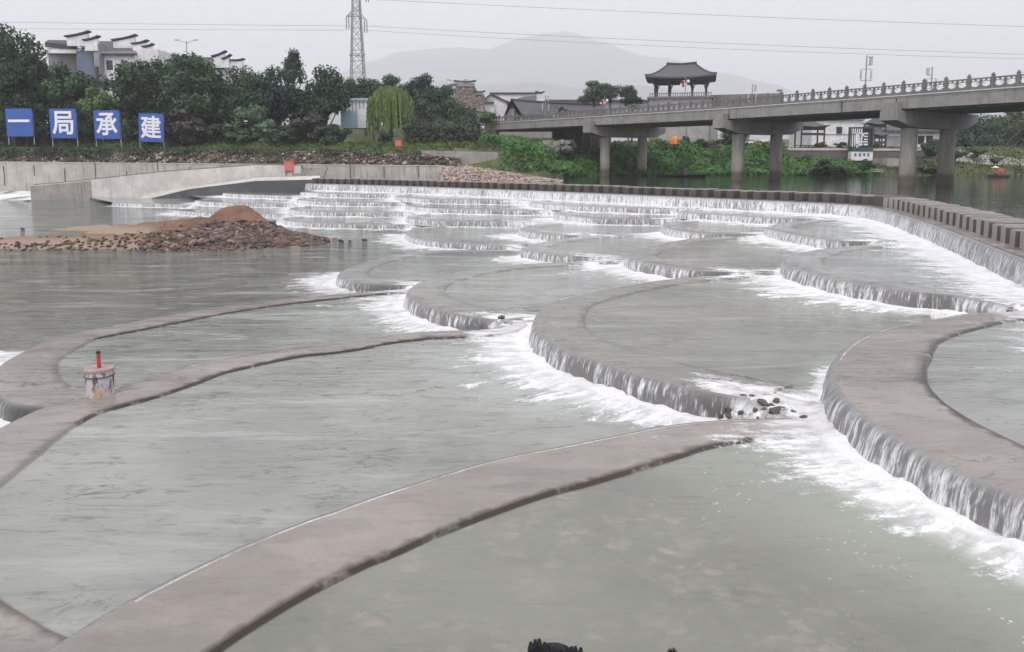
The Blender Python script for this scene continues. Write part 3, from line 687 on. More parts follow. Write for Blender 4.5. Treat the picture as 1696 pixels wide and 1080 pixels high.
# grey concrete wall section and riprap slope towards the bridge
gw = wempty('grey_wall', (-4,76,0), 0, 'weathered grey concrete wall above the gravel slope, left of the bridge', 'concrete wall')
a0 = at(700, 252, 77); a1 = at(828, 252, 77); wall_along('wall', [(a0.x, 75.2), (a1.x-.2, 76.2), (a1.x+2.2, 79.5)], [at(720,249,75.2).z, at(828,252,76.2).z, at(860,262,79.5).z-.2], [0,0,0], 2.0, M_CONC2, gw)
V = []; n, m = 60, 16; 
for j in range(m):
    for i in range(n):
        f = i/(n-1); g = j/(m-1); u = 733+f*205
        p0 = gz(733+f*193, 303.5-.5*f, 0.0); top = at(733+f*95, 273+f*3, 75.3+f*.6)
        if f > .5: top = at(780.5+(f-.5)*2*140, 274.5+(f-.5)*2*26, 75.6+(f-.5)*2*-1)
        p = p0.lerp(top, g); V.append((p.x+random.uniform(-.06,.06), p.y+random.uniform(-.06,.06), p.z-.15+random.uniform(-.09,.09)+.25*math.sin(math.pi*g)))
rr_ = rawmesh('gravel_slope', V, [(j*n+i, j*n+i+1, (j+1)*n+i+1, (j+1)*n+i) for j in range(m-1) for i in range(n-1)], M_RIPRAP, None, None, False, 4); rr_['kind'] = 'structure'
# ---- rocks: little faceted stones merged into one uncountable heap
def stones(pts, mat, name, parent=None):
    ico = bmesh.new(); bmesh.ops.create_icosphere(ico, subdivisions=1, radius=1); bv = np.array([v.co[:] for v in ico.verts]); bf = np.array([[v.index for v in f.verts] for f in ico.faces]); ico.free()
    V = []; F = []; c = []
    for k, (x, y, z, s) in enumerate(pts):
        q = bv*RNG.uniform(.7, 1.25, bv.shape)*np.array([s*random.uniform(.8,1.5), s*random.uniform(.7,1.2), s*random.uniform(.45,.8)])
        a = random.uniform(0, 6.28); ca, sa = math.cos(a), math.sin(a); q = np.stack([q[:,0]*ca-q[:,1]*sa, q[:,0]*sa+q[:,1]*ca, q[:,2]+q[:,0]*random.uniform(-.4,.4)], 1)
        V.append(q+np.array([x, y, z])); F.append(bf+len(bv)*k); c.append(np.full(len(bv), random.random()))
    return rawmesh(name, np.concatenate(V), np.concatenate(F), mat, dict(tint=np.concatenate(c)), parent, False)
def rock_mat(name, a, b, c, rough=.85):
    t = NT(name); f = t.attr('tint'); n = t.noise(t.pos(), 6, 4, .65)
    col = t.mix(t.ramp(f, .1, .75), a, b); col = t.mix(t.ramp(f, .86, .9), col, c); col = t.mix(t.math('MULTIPLY', t.ramp(n, .4, .7), .45), col, tuple(k*.45 for k in a))
    t.set(Base_Color=col, Roughness=rough, Normal=t.bump(n, .5, .05)); return t.m
M_ROCK = rock_mat('brown_rubble', (.065,.046,.038), (.16,.112,.085), (.27,.19,.14)); M_ROCK2 = rock_mat('tan_gravel', (.26,.20,.165), (.40,.32,.265), (.58,.5,.43))
pp = []
for k in range(3200):
    i = random.randrange(len(V)); x, y, z = V[i]; pp.append((x+random.uniform(-.3,.3), y+random.uniform(-.2,.2), z+.03, random.uniform(.08,.19)))
tag(stones(pp, M_ROCK2, 'riprap'), 'tan broken gravel covering the slope left of the bridge', 'gravel', None, 'stuff')
# ---- earth bar in the river
def bar_h(x, y):
    x /= .924; y /= .924
    h = -.35
    h += 1.35*math.exp(-((x+15.5)/2.5)**2-((y-41.8)/2.3)**2)+.6*math.exp(-((x+15.0)/1.7)**2-((y-41.3)/1.5)**2) + .85*math.exp(-((x+18.8)/2.4)**2-((y-42.4)/1.8)**2) + .95*math.exp(-((x+22)/3.6)**2-((y-44.2)/1.5)**2) + .65*math.exp(-((x+26.5)/3.6)**2-((y-46)/1.1)**2)
    h += .62*math.exp(-((x+12.3)/2.6)**2-((y-39.5)/2.3)**2) + .42*math.exp(-((x+16)/4)**2-((y-37)/1.4)**2)
    h += .50*(1-smooth(0, 3.4, abs(y-(37.2+.08*(x+20)))))*smooth(-11, -16, x) 
    h += .46*(1-smooth(.6, 4.6, abs(y-39.6)))*smooth(-14, -20, x) - .22*math.exp(-((x+29)/5)**2-((y-39.9)/1.3)**2)
    h += (.16*noise.noise(Vector((x*.9, y*.9, 0)))+.10*abs(noise.noise(Vector((x*2.2, y*2.2, 2)))))*(1+.7*smooth(0, 1, h))
    return (h-.05)*.92
xs = np.arange(-41, -6.4, .2); ys = np.arange(29.5, 46.5, .2); gx, gy = np.meshgrid(xs, ys); nx, ny = len(xs), len(ys)
Hh = np.array([bar_h(a, b) for a, b in zip(gx.ravel(), gy.ravel())]); idx = np.arange(nx*ny).reshape(ny, nx)
F = np.stack([idx[:-1,:-1].ravel(), idx[:-1,1:].ravel(), idx[1:,1:].ravel(), idx[1:,:-1].ravel()], 1); keep = (Hh[F].max(1) > -.25); F = F[keep]
def earth_mat():
    t = NT('brown_earth'); p = t.pos(); n = t.noise(p, 1.1, 5, .65); m = t.noise(p, 8, 5, .7); se = t.n('ShaderNodeSeparateXYZ'); t.l(p, se.inputs[0]); z = se.outputs[2]
    c = t.mix(t.ramp(n, .35, .65), (.13,.072,.042), (.215,.122,.074)); lo = t.mix(m, (.24,.18,.125), (.38,.30,.22)); c = t.mix(t.ramp(z, -1.32, -1.68), c, lo)
    c = t.mix(t.ramp(z, -1.84, -1.93), c, (.16,.125,.085)); t.set(Base_Color=c, Roughness=.9, Normal=t.bump(m, .9, .1)); return t.m
o = rawmesh('earth_bar', np.stack([gx.ravel(), gy.ravel(), Hh+Z[0]], 1), F, earth_mat(), None, None, True, 4); o['kind'] = 'structure'
pp = []
while len(pp) < 4200:
    x = random.uniform(-37, -7.6); y = random.uniform(30.5, 39); h = bar_h(x, y)
    if h < -.12 or h > .95: continue
    front = 34.7+.05*(x+18.5)
    w = 1.0 if (x > -17 and y < 38.1-.25*abs(x+12)) else (.25 if y < front-.6 else .02)
    if random.random() < w: pp.append((x, y, h+Z[0]+.03, random.uniform(.06,.11)*random.choice((1,1,1,1.6,2.2)) if x > -16.6 else random.uniform(.04,.11)))
pp += [(-8.5,36.5,-1.9,.14),(-8.1,36.7,-1.92,.1),(-7.4,36.9,-1.9,.12),(-28.6,43,-1.9,.12),(-9.1,36.2,-1.87,.18)]
tag(stones(pp, M_ROCK, 'rubble'), 'dark brown broken rocks heaped on the right end of the earth mound', 'rubble', None, 'stuff')
# rocks showing in the cusps between terraces
pp = []
for key, nn in (((3, 6), 60), ((2, 5), 16), ((4, 5), 12)):
    if key not in CHUTE: continue
    a, b, u_, n_, L_ = CHUTE[key]; r = key[0]
    for k in range(nn):
        f = random.uniform(-.1, 1.05); t = random.betavariate(2, 2)*.8+.05; p = a+u_*L_*f+n_*(-.32+1.0*t); pp.append((p[0], p[1], Z[r]+.02-(STEP+.05)*smooth_(.22, .82, t)+random.uniform(-.035, .012), random.uniform(.03, .075)))
M_WETR = simple('wet_black_rock', (.075,.06,.05), .35, .4, 4, .6)
tag(stones(pp, M_WETR, 'wet_rocks'), 'black wet rocks breaking the foam where the terraces meet', 'wet rocks', None, 'stuff')

# ---- marker drum
c = gz(167, 653, Z[2]); md = empty('marker_drum', (c.x, c.y, c.z), 0, 'white painted concrete drum with a red pipe standing on the brown terrace rim', 'marker')
def drum_mat():
    t = NT('peeling_white_paint'); p = t.obj(); n = t.noise(t.map(p, (3,3,.8)), 4, 5, .7); m = t.noise(p, 2.5, 4, .6)
    c_ = t.mix(t.ramp(n, .50, .60), (.50,.48,.50), (.13,.10,.09)); c_ = t.mix(t.ramp(m, .56, .64), c_, (.50,.33,.20))
    t.set(Base_Color=c_, Roughness=.8, Normal=t.bump(n, .5, .02)); return t.m
md.scale = (.93, .93, .93); k = .455/.5
mb = MB(); mb.tube([(0,0,-.06),(0,0,.30),(0,0,.302),(0,0,.395)], [.225*k,.225*k,.235*k,.235*k], 28); mb.build('drum', drum_mat(), md)
mb = MB(); mb.tube([(0,0,.396),(0,0,.43)], [.245*k,.24*k], 28); mb.build('lid', simple('rusty_lid', (.34,.25,.22), .8, .3, 6), md)
mb = MB(); mb.tube([(0,0,.31),(0,0,.325)], [.243*k]*2, 28); mb.tube([(-.232*k,-.03,.02),(-.232*k,-.03,.36)], .008, 6); mb.tube([(.233*k,.0,.22),(.233*k,0,.40)], .007, 6); mb.build('strap', simple('dark_wire', (.08,.06,.05)), md)
mb = MB(); mb.tube([(0,0,.43),(0,0,.66)], .029, 16); pr = mb.build('pipe', simple('red_paint', (.42,.055,.04), .5, .25, 9), md)
mb = MB(); mb.tube([(0,0,.661),(0,0,.70),(0,0,.702)], [.031,.031,.02], 16); mb.build('cap', simple('dark_cap', (.05,.03,.03)), pr)
# ---- charred timber at the water's edge
M_CHAR = simple('charred_wood', (.022,.021,.024), .75, .6, 20, .8)
def stump(name, u0, u1, vt, Y, seed, lab, cat, jag):
    random.seed(seed); a = at(u0, vt, Y); b = at(u1, vt, Y); w = b.x-a.x; c = (a.x+b.x)/2; zt = a.z
    root = empty(name, (c, Y, -1.2), 0, lab, cat); n = max(5, int(w/.016)); mb = MB()
    for i in range(n):
        f = i/(n-1); x = -w/2+f*w; top = zt+1.2-(.035*smooth(0, .9, f)*jag)+random.uniform(-.004,.006)*jag; r = w/n*.75
        mb.tube([(x*1.25, .03*math.sin(f*9), 0),(x*1.05, .02*math.sin(f*9), .6),(x, .018*math.sin(f*9)-.01, top-.02),(x+random.uniform(-.003,.003), .018*math.sin(f*9), top)], [r*1.3, r*1.1, r, r*.55], 6)
    mb.build('staves', M_CHAR, root); mb = MB(); mb.tube([(0,.07,0),(0,.07,zt+1.09)], [w*.5,w*.42], 14); mb.build('core', M_CHAR, root); random.seed(11+seed)
stump('charred_stump', 879, 962, 1062, 2.7, 3, 'black charred timber stump with a ribbed broken top at the bottom edge', 'charred stump', 1.0)
root = wempty('bramble_tuft', (.58,2.7,-1.1), 0, 'small black tuft of dead twigs at the bottom edge', 'dead twigs'); mb = MB(); random.seed(5)
for i in range(46):
    u = random.gauss(1113, 6) if i else 1095; p = at(u, 1072+abs(u-1113)*.5+random.uniform(-1, 4), 2.7); mb.tube([(at(1113,1080,2.7).x+random.uniform(-.02,.02), 2.7, -1.1),(p.x, 2.7, p.z-.12),(p.x+random.uniform(-.004,.004), 2.7, p.z)], [.003,.0022,.0009], 4)
mb.build('twigs', M_CHAR, root)

# rushing water leaving the channel between the two walls at the far left
V = []; n, m = 40, 26; fo = []
for j in range(m):
    for i in range(n):
        f = i/(n-1); g = j/(m-1); x = -78+f*31; y = 71.8+g*8+ (0 if f < .9 else 0); z = Z[0]-.02+.75*smooth(.15, 1, g)*smooth(0, .5, f) + .10*noise.noise(Vector((x*1.3, y*1.3, 0)))+.012
        V.append((x, y, z)); fo.append(max(0, abs(noise.noise(Vector((x*.35, y*.35, 5))))*1.4-.1)*(1 if g > .12 else 2))
nV = len(V)
o = rawmesh('water', V, [(j*n+i, j*n+i+1, (j+1)*n+i+1, (j+1)*n+i) for j in range(m-1) for i in range(n-1)], M_W[0], dict(foot=fo, foamw=np.full(nV, .8), edge=np.full(nV, 9.), link=np.full(nV, 9.), chop=np.full(nV, 1.2), flow=np.array([(v[0], v[1]*.5, 0) for v in V])), None, True, 4); o['kind'] = 'structure'

# ================================================================== BRIDGE
br = wempty('road_bridge', (31.9,60,-2.5), 0, 'grey concrete road bridge on round piers with a carved stone balustrade', 'bridge')
M_BR = streaked('bridge_concrete', (.30,.29,.27), (.11,.10,.09), amt=.6); M_BRW = simple('bridge_white_edge', (.60,.59,.57), .8, .12, 3)
M_BRD = streaked('bridge_shade_concrete', (.22,.215,.20), (.11,.105,.095), amt=.5)  # darker copy of the bridge concrete, underside shade put into the colour
BD = Vector((-.524, .852, 0)).normalized(); BN = Vector((.852, .524, 0)).normalized()
BO = Vector((31.9, 60, 0))
def bp(s, w, z): q = BO+BD*s+BN*w; return Vector((q.x, q.y, z))
def s_at(u, w):       # station along the bridge where column u of the photograph meets offset w
    t = (u-848)/FPX; # X = t*Y*k ; exact for level rays near the horizon
    k = t*cp
    q = BO+BN*w; return (k*q.y-q.x)/(BD.x-k*BD.y)
def ztop(s): return 7.0 if s < 18 else 7.0+(s-18)*.0088
def edge_ribbon(name, s0, s1, w0, w1, zf0, zf1, mat, parent=br, n=24):
    mb = MB(); L = []
    for i in range(n+1):
        s = s0+(s1-s0)*i/n; z = ztop(s); L.append([bp(s, w0, z+zf0), bp(s, w1, z+zf0), bp(s, w1, z+zf1), bp(s, w0, z+zf1)])
    vs = [q for r_ in L for q in r_]; fs = [(4*i+k, 4*i+(k+1)%4, 4*i+4+(k+1)%4, 4*i+4+k) for i in range(n) for k in range(4)]+[(3,2,1,0),(4*n,4*n+1,4*n+2,4*n+3)]
    mb.add(vs, fs); return mb.build(name, mat, parent)
S0, S1 = -40, 66.5; WN, WF = -2.2, 8.2
edge_ribbon('deck', S0, S1, WN, WF, -.16, -.02, M_BR)
edge_ribbon('white_edge_strip', S0, S1, WN-.06, WN+.12, -.018, .05, M_BRW)
g1 = edge_ribbon('edge_girder', S0, S1-1, WN+.02, WN+.35, -1.0, -.165, M_BR); edge_ribbon('edge_girder', S0, S1-1, WF-.35, WF-.02, -1.0, -.165, M_BR)
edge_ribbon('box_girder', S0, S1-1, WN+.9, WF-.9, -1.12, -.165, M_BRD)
for k, s in enumerate([s_at(u, WN) for u in (886, 1205, 1390, 1479)]):      # expansion joints
    mb = MB(); z = ztop(s); a, b = bp(s-.04, WN-.002, z-1.02), bp(s+.04, WN-.002, z-1.02); mb.prism([a, b, b+Vector((0,0,.86)), a+Vector((0,0,.86))], BN*.03); mb.build('joint', simple('joint_black', (.03,.03,.03)), g1)
PIERS = [(0.0, 5.7, 4.75), (s_at(1222, 0), 5.7, 4.7), (s_at(1002, 0), 6.1, 4.9)]
def pier_mat():
    t = NT('pier_concrete'); p = t.pos(); se = t.n('ShaderNodeSeparateXYZ'); t.l(p, se.inputs[0]); z = se.outputs[2]; n = t.noise(t.map(p, (2,2,.3)), 1.5, 5, .7)
    c = t.mix(t.ramp(n, .35, .7), (.27,.26,.225), (.40,.38,.33)); z2 = t.math('ADD', z, t.math('MULTIPLY', n, .5)); c = t.mix(t.ramp(z2, 1.35, .85), c, (.075,.062,.05)); c = t.mix(t.ramp(z2, 2.4, 1.2), c, t.mix(.4, c, (.20,.15,.11)))
    t.set(Base_Color=c, Roughness=.85, Normal=t.bump(n, .3, .03)); return t.m
M_PIER = pier_mat()
for k, (s, w2, zc) in enumerate(PIERS):
    zt = ztop(s)-1.13; mb = MB()
    def capsec(w): return bp(s, w, 0)
    A = [(-2.95, zt+.12, zt-.75), (-1.0, zt-.0, zt-1.18), (.3, zt, zt-1.3), (w2, zt, zt-1.3), (w2+1.6, zt, zt-1.25), (w2+3.3, zt, zt-.6)]
    th = .72; vs = []
    for (w, a, b) in A:
        for sd_ in (-th, th):
            vs.append(bp(s+sd_, w, a if w > -2.9 else zt)); vs.append(bp(s+sd_, w, b))
    fs = []
    for i in range(len(A)-1):
        o_ = 4*i; fs += [(o_,o_+4,o_+5,o_+1),(o_+2,o_+3,o_+7,o_+6),(o_,o_+2,o_+6,o_+4),(o_+1,o_+5,o_+7,o_+3)]
    fs += [(0,1,3,2), (4*(len(A)-1), 4*(len(A)-1)+2, 4*(len(A)-1)+3, 4*(len(A)-1)+1)]
    mb.add(vs, fs); cpb = mb.build('pier_cap', M_BR, br)
    mb = MB(); q = bp(s, -2.63, zt+.3); mb.box((q.x, q.y, q.z), (.6, 1.3, .62), math.atan2(BN.y, BN.x)); mb.build('end_block', M_BR, cpb)
    for w in (0, w2):
        mb = MB(); q = bp(s, w, 0); r_ = .61; mb.tube([(q.x,q.y,-3.3),(q.x,q.y,.55),(q.x,q.y,zt-1.28)], [r_*1.03,r_,r_], 28, False); mb.build('column', M_PIER, br, True)
# left abutment and the low beam in its shade
sA = s_at(820, WN); mb = MB(); z = ztop(sA)
for (w, ww) in ((WN+.2, 1.0), (3.0, 2.0), (WF-.5, 1.0)):
    q = bp(sA+1.5, w+ww/2, 0); mb.box((q.x, q.y, (z-1.2+2)/2-.3), (ww, 2.6, z-.9), math.atan2(BN.y, BN.x))
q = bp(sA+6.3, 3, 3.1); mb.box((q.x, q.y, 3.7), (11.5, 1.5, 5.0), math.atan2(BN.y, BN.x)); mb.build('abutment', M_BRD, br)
q0 = at(872, 228, 101); mb = MB(); mb.box((q0.x, q0.y, q0.z), (7.2, 1.4, 1.5), R(-12)); mb.build('low_beam', M_BR, br)
# balustrade
M_BAL = streaked('carved_stone_rail', (.19,.187,.178), (.12,.115,.105), amt=.5)
def post_mb(h=.98):
    mb = MB(); mb.box((0,0,h/2), (.18,.2,h)); mb.box((0,0,h+.02), (.22,.24,.05)); mb.box((0,0,h+.10), (.15,.17,.12), 0, .55); mb.box((0,0,h+.18), (.05,.05,.04), R(45), .5); return mb
def panel_mb(L):
    """one bay: bottom rail, top rail, scalloped arches and fan bars"""
    mb = MB(); l = L-.2; x0 = -l/2; t = .10
    mb.box((0,0,.09), (l,t+.04,.18)); mb.box((0,0,.80), (l,t+.03,.10))
    n = 16
    for half in (0, 1):
        hx = x0+half*l/2; hw = l/2
        # scalloped lower edge: solid stone whose top dips in a half circle
        top = []
        for i in range(n+1):
            f = i/n; top.append((hx+f*hw, .50-.27*math.sqrt(max(0, 1-(2*f-1)**2))))
        poly = [(hx, 0, .181)]+[(x, 0, z) for x, z in top]+[(hx+hw, 0, .181)]
        for i in range(n):
            (xa, za), (xb, zb) = top[i], top[i+1]; mb.prism([(xa,-t/2,.181),(xb,-t/2,.181),(xb,-t/2,zb),(xa,-t/2,za)], (0,t,0))
        c = (hx+(hw if half == 0 else 0), 0, .62)      # fans spring from the middle of the bay
        for a in (200, 222, 244) if half == 0 else (-20, -42, -64):
            aa = R(a); mb.tube([(c[0]+.05*math.cos(aa),0,c[2]+.05*math.sin(aa)),(c[0]+.36*math.cos(aa),0,c[2]+.36*math.sin(aa))], .018, 4)
        mb.box((hx+hw/2, 0, .62), (hw*.96, t*.7, .045))
        mb.box((hx+hw/2, 0, .70), (.10, t*.8, .12)); 
    mb.box((0,0,.60), (.13,t,.34)); mb.box((x0+.04,0,.60), (.09,t,.34)); mb.box((-x0-.04,0,.60), (.09,t,.34))
    return mb
PL = 1.62; ang = math.atan2(BD.y, BD.x)
p0 = post_mb().build('rail_post', M_BAL, br); q0_ = panel_mb(PL).build('rail_panel', M_BAL, br)
sstart = s_at(1677, WN+.05); k0 = -int((sstart-s_at(1780, WN))/PL)-1; first = True; s = sstart+k0*PL; count = 0
while s < S1-1:
    z = ztop(s)+.02
    a = p0 if first else p0.copy(); b = q0_ if first else q0_.copy()
    if not first: COL.objects.link(a); COL.objects.link(b); adopt(a, br); adopt(b, br)
    a.location = bp(s, WN+.06, z); a.rotation_euler = (0,0,ang); zz2 = ztop(s+PL/2)+.02; b.location = bp(s+PL/2, WN+.06, zz2)
    b.rotation_euler = (0, -math.atan2(ztop(s+PL)-ztop(s), PL), ang); first = False; s += PL; count += 1
edge_ribbon('far_parapet', S0, S1, WF-.2, WF-.06, .0, .86, M_BAL)
# lamp standards with lantern clusters
M_LAMP = simple('lamp_grey_metal', (.20,.20,.20), .6, .2, 4); M_LANT = simple('lantern_pale_glass', (.42,.42,.41), .4, .15, 5)
def lamp(loc, h, lab, mirror=1):
    r = empty('lamp_post', loc, 0, lab, 'lamp post', 'lantern lamp posts on the bridge'); mb = MB(); mb.tube([(0,0,0),(0,0,.4),(0,0,.42),(0,0,h)], [.11,.10,.055,.045], 8); mb.build('pole', M_LAMP, r)
    for (x, z0, z1, big) in ((.36*mirror, h*.78, h*.97, 1), (-.4*mirror, h*.42, h*.68, 0), (.42*mirror, h*.42, h*.68, 0)):
        zc = (z0+z1)/2; mb = MB(); mb.tube([(0,0,z0),(x,0,z0-.02)], .022, 5); mb.tube([(0,0,z1),(x,0,z1)], .02, 5); mb.build('arm', M_LAMP, r)
        mb = MB(); s_ = .12 if big else .07; mb.box((x,0,zc), (s_*1.7,s_*1.7,(z1-z0)*.75)); mb.box((x,0,z1-.02), (s_*2.6,s_*2.6,.06), 0, .6); mb.box((x,0,z0+.02), (s_*2.1,s_*2.1,.05)); mb.build('lantern', M_LANT, r)
    return r
for (u, w, h, lab, m_) in ((1427, WN+.1, 3.45, 'tallest lamp post standing clear on the near balustrade of the bridge', 1), (1535, WF-.1, 3.2, 'lamp post behind the balustrade near the right pier, box lantern on its left', -1),
                       (1242, WF-.1, 3.3, 'short grey lamp post behind the bridge rail right of the roofed pavilion', 1), (903, WN+.1, 3.2, 'lamp post at the left end of the bridge in front of the white gable', 1)):
    s = s_at(u, w); lamp(bp(s, w, ztop(s)), h, lab, m_)
# red and white banners on posts along the deck
M_RED = simple('banner_red', (.45,.05,.05), .7, .1, 8); M_WHT = simple('banner_white', (.72,.70,.70), .7, .1, 8)
for (u, w, v0, v1, lab) in ((1132, WN+.3, 125, 158, 'red and white round banner cluster on a pole before the pavilion'), (1000, WN+.3, 158, 186, 'small red and white banner pole on the bridge left of the trees')):
    s = s_at(u, w); b = bp(s, w, ztop(s)); r = empty('banner_pole', b, 0, lab, 'banner pole'); zt = at(u, v0, b.y).z-b.z; mb = MB(); mb.tube([(0,0,0),(0,0,zt)], .04, 6); mb.build('pole', M_LAMP, r)
    rnd = random.Random(3)
    for k in range(7):
        mb = MB(); x = rnd.uniform(-.42,.42); z = zt-.15-rnd.uniform(0,.9); mb.tube([(x,-.03,z),(x,.03,z)], rnd.uniform(.12,.2), 10); mb.build('banner', M_RED if k % 2 else M_WHT, r)
# orange notice under the bridge end
def board(name, u0, u1, v0, v1, Y, mat, lab, cat, legs=0, depth=.12, group=None, legmat=None):
    a = at(u0, v0, Y); b = at(u1, v1, Y); w = b.x-a.x; h = a.z-b.z; r = empty(name, ((a.x+b.x)/2, Y, b.z-legs), 0, lab, cat, group)
    mb = MB(); mb.box((0,0,legs+h/2), (w,depth,h)); mb.build('panel', mat, r, False, .015)
    mb = MB(); f = .06
    for (x, z, ww, hh) in ((0, legs+h, w, f), (0, legs, w, f), (-w/2, legs+h/2, f, h), (w/2, legs+h/2, f, h)): mb.box((x,0,z), (ww+.002, depth+.03, hh))
    mb.build('frame', legmat or mat, r)
    if legs:
        for x in (-w*.4, w*.4): mb = MB(); mb.box((x,.02,legs/2-.1), (.1,.1,legs+.2)); mb.build('leg', legmat or M_LAMP, r)
    return r, w, h
board('notice_board', 800, 822, 228, 240, 99, simple('faded_orange_board', (.30,.17,.11)), 'faded orange notice board under the left end of the bridge', 'notice board', .8)
# red boxes
def redbox(u0, u1, v0, v1, vb, Y, lab):
    a = at(u0, v0, Y); b = at(u1, v1, Y); c = at(u1, vb, Y); w = b.x-a.x; h = a.z-b.z; L = b.z-c.z; r = empty('control_box', ((a.x+b.x)/2, Y, c.z), 0, lab, 'red box'); m = simple('salmon_red_paint', (.56,.16,.13), .6, .12, 3)
    mb = MB(); mb.box((0,0,L+h/2), (w,.5,h)); mb.build('box', m, r, False, .02); mb = MB(); mb.box((0,-.27,L+h*.52), (w*.84,.03,h*.84)); mb.build('door', m, r)
    mb = MB(); mb.box((0,0,L+h+.03), (w*1.12,.62,.06)); mb.build('roof', m, r)
    for x in (-1, 1):
        for y in (-.18, .18): mb = MB(); mb.box((x*w*.4,y,L/2), (.07,.07,L)); mb.build('leg', m, r)
redbox(472, 487, 267.5, 284, 293, 69.4, 'salmon red control box on legs against the pale concrete wall'); redbox(655, 666, 233, 243, 248, 79, 'salmon red control box on the grass above the stone wall')

# ---- blue sign panels with characters
M_BLUE = simple('blue_sign_sheet', (.035,.10,.36), .55, .12, .8, .1); M_SW = simple('white_character_paint', (.74,.76,.82), .6, .05, 3, .05); M_SF = simple('sign_frame_grey', (.32,.34,.42), .6)
for ch, (u0, u1, v0, v1), lab in (('一', (8,57,180,226), 'blue panel with the single horizontal stroke character, leftmost of the four'), ('局', (81,129,180,229), 'blue panel with a boxy white character, second from the left'),
        ('承', (154,201,183,230), 'blue panel with a spreading white character, third from the left'), ('建', (227,272,188,235), 'slightly tilted blue panel, rightmost, beside the brown shrub')):
    Y = 82.6; a = at(u0, v0, Y); b = at(u1, v1, Y); w = b.x-a.x; h = a.z-b.z; r = empty('sign_panel', ((a.x+b.x)/2, Y, b.z-.9), R(-4), lab, 'sign panel', 'blue character panels on the bank')
    mb = MB(); mb.box((0,0,.9+h/2), (w,.12,h)); pn = mb.build('panel', M_BLUE, r)
    cu = bpy.data.curves.new('t', 'FONT'); cu.body = ch; cu.size = h*.82; cu.align_x = 'CENTER'; cu.align_y = 'CENTER'; cu.extrude = .03; cu.offset = 0
    to = bpy.data.objects.new('t', cu); COL.objects.link(to); bpy.context.view_layer.update(); dg = bpy.context.evaluated_depsgraph_get()
    me = bpy.data.meshes.new_from_object(to.evaluated_get(dg)); bpy.data.objects.remove(to)
    if len(me.vertices):
        co = np.zeros(len(me.vertices)*3); me.vertices.foreach_get('co', co); co = co.reshape(-1, 3); cx_ = (co[:,0].max()+co[:,0].min())/2; cy_ = (co[:,1].max()+co[:,1].min())/2
        kx = w*.78/(co[:,0].max()-co[:,0].min()); ky = (h*.76/(co[:,1].max()-co[:,1].min())) if ch != '一' else kx*.9
        co2 = np.stack([(co[:,0]-cx_)*kx, -.09-co[:,2]*.8, (co[:,1]-cy_)*ky+.9+h*.52+(h*.04 if ch == '一' else 0)], 1); 
        polys = [tuple(p_.vertices) for p_ in me.polygons]; nv_ = len(co2); VV = []; FF = []; dd = h*.016      # bold: the strokes thickened by shifted copies
        for q_, (sx_, sz_) in enumerate(((0,0),(dd,dd),(-dd,dd),(dd,-dd),(-dd,-dd),(dd,0),(-dd,0),(0,dd),(0,-dd))):
            VV += [(a_[0]+sx_, a_[1]-q_*.0022, a_[2]+sz_) for a_ in co2]; FF += [tuple(i_+q_*nv_ for i_ in f_) for f_ in polys]
        me = bpy.data.meshes.new('character'); me.from_pydata(VV, [], FF); me.materials.append(M_SW); me.update()
        co_ = bpy.data.objects.new('character', me); COL.objects.link(co_); co_.parent = pn
    for x in (-w/2+.04, w/2-.04): mb = MB(); mb.box((x,.1,.45+h*.45), (.07,.07,.9+h*.9)); mb.build('leg', M_SF, r)
    if ch == '建': r.rotation_euler[1] = R(2)

# ================================================================== BUILDINGS AND THE FAR PLACE
M_TILE = NT('grey_roof_tiles'); _p = M_TILE.pos(); _n = M_TILE.noise(_p, 1.5, 5, .65); _w = M_TILE.n('ShaderNodeTexWave', bands_direction='X'); M_TILE.l(_p, _w.inputs[0]); _w.inputs['Scale'].default_value = 1.6; _w.inputs['Distortion'].default_value = .6
M_TILE = M_TILE.set(Base_Color=M_TILE.mix(M_TILE.math('MULTIPLY', _w.outputs[1], .6), M_TILE.mix(_n, (.075,.075,.08), (.14,.14,.14)), (.05,.05,.055)), Roughness=.9)
M_CAP = simple('dark_tile_coping', (.055,.057,.062), .85, .3, 3)
M_PLW = streaked('white_plaster', (.76,.76,.77), (.42,.42,.43), amt=.4); M_PLG = streaked('grey_plaster', (.30,.30,.315), (.18,.18,.19), amt=.4); M_PLB = simple('shade_blue_plaster', (.13,.16,.22), .85, .15, 1)  # bluish plaster: a house wall's shade put into its colour
M_BRICK = stone_mat('stone_brick_gable', 2.2, (.22,.175,.145), (.32,.26,.22), (.42,.37,.33), (.12,.10,.09)); M_WOOD = simple('dark_timber', (.055,.045,.04), .8, .3, 5); M_WIN = simple('window_dark_glass', (.03,.035,.04), .15, .2, 3)
def pxbox(name, u0, u1, v0, v1, Y, depth, mat, parent, vb=None, skew=0.0, bevel=0):
    """a block whose front face covers these columns and rows at distance Y; skew: extra distance at its right end"""
    a = at(u0, v0, Y); b = at(u1, v0, Y+skew); zl = a.z; bz = at(u0, v1, Y).z
    zr = at(u1, v0, Y+skew).z if skew else zl
    mb = MB(); mb.prism([(a.x, Y, bz), (b.x, Y+skew, bz), (b.x, Y+skew, zl), (a.x, Y, zl)], (0, depth, 0)); return mb.build(name, mat, parent, False, bevel)
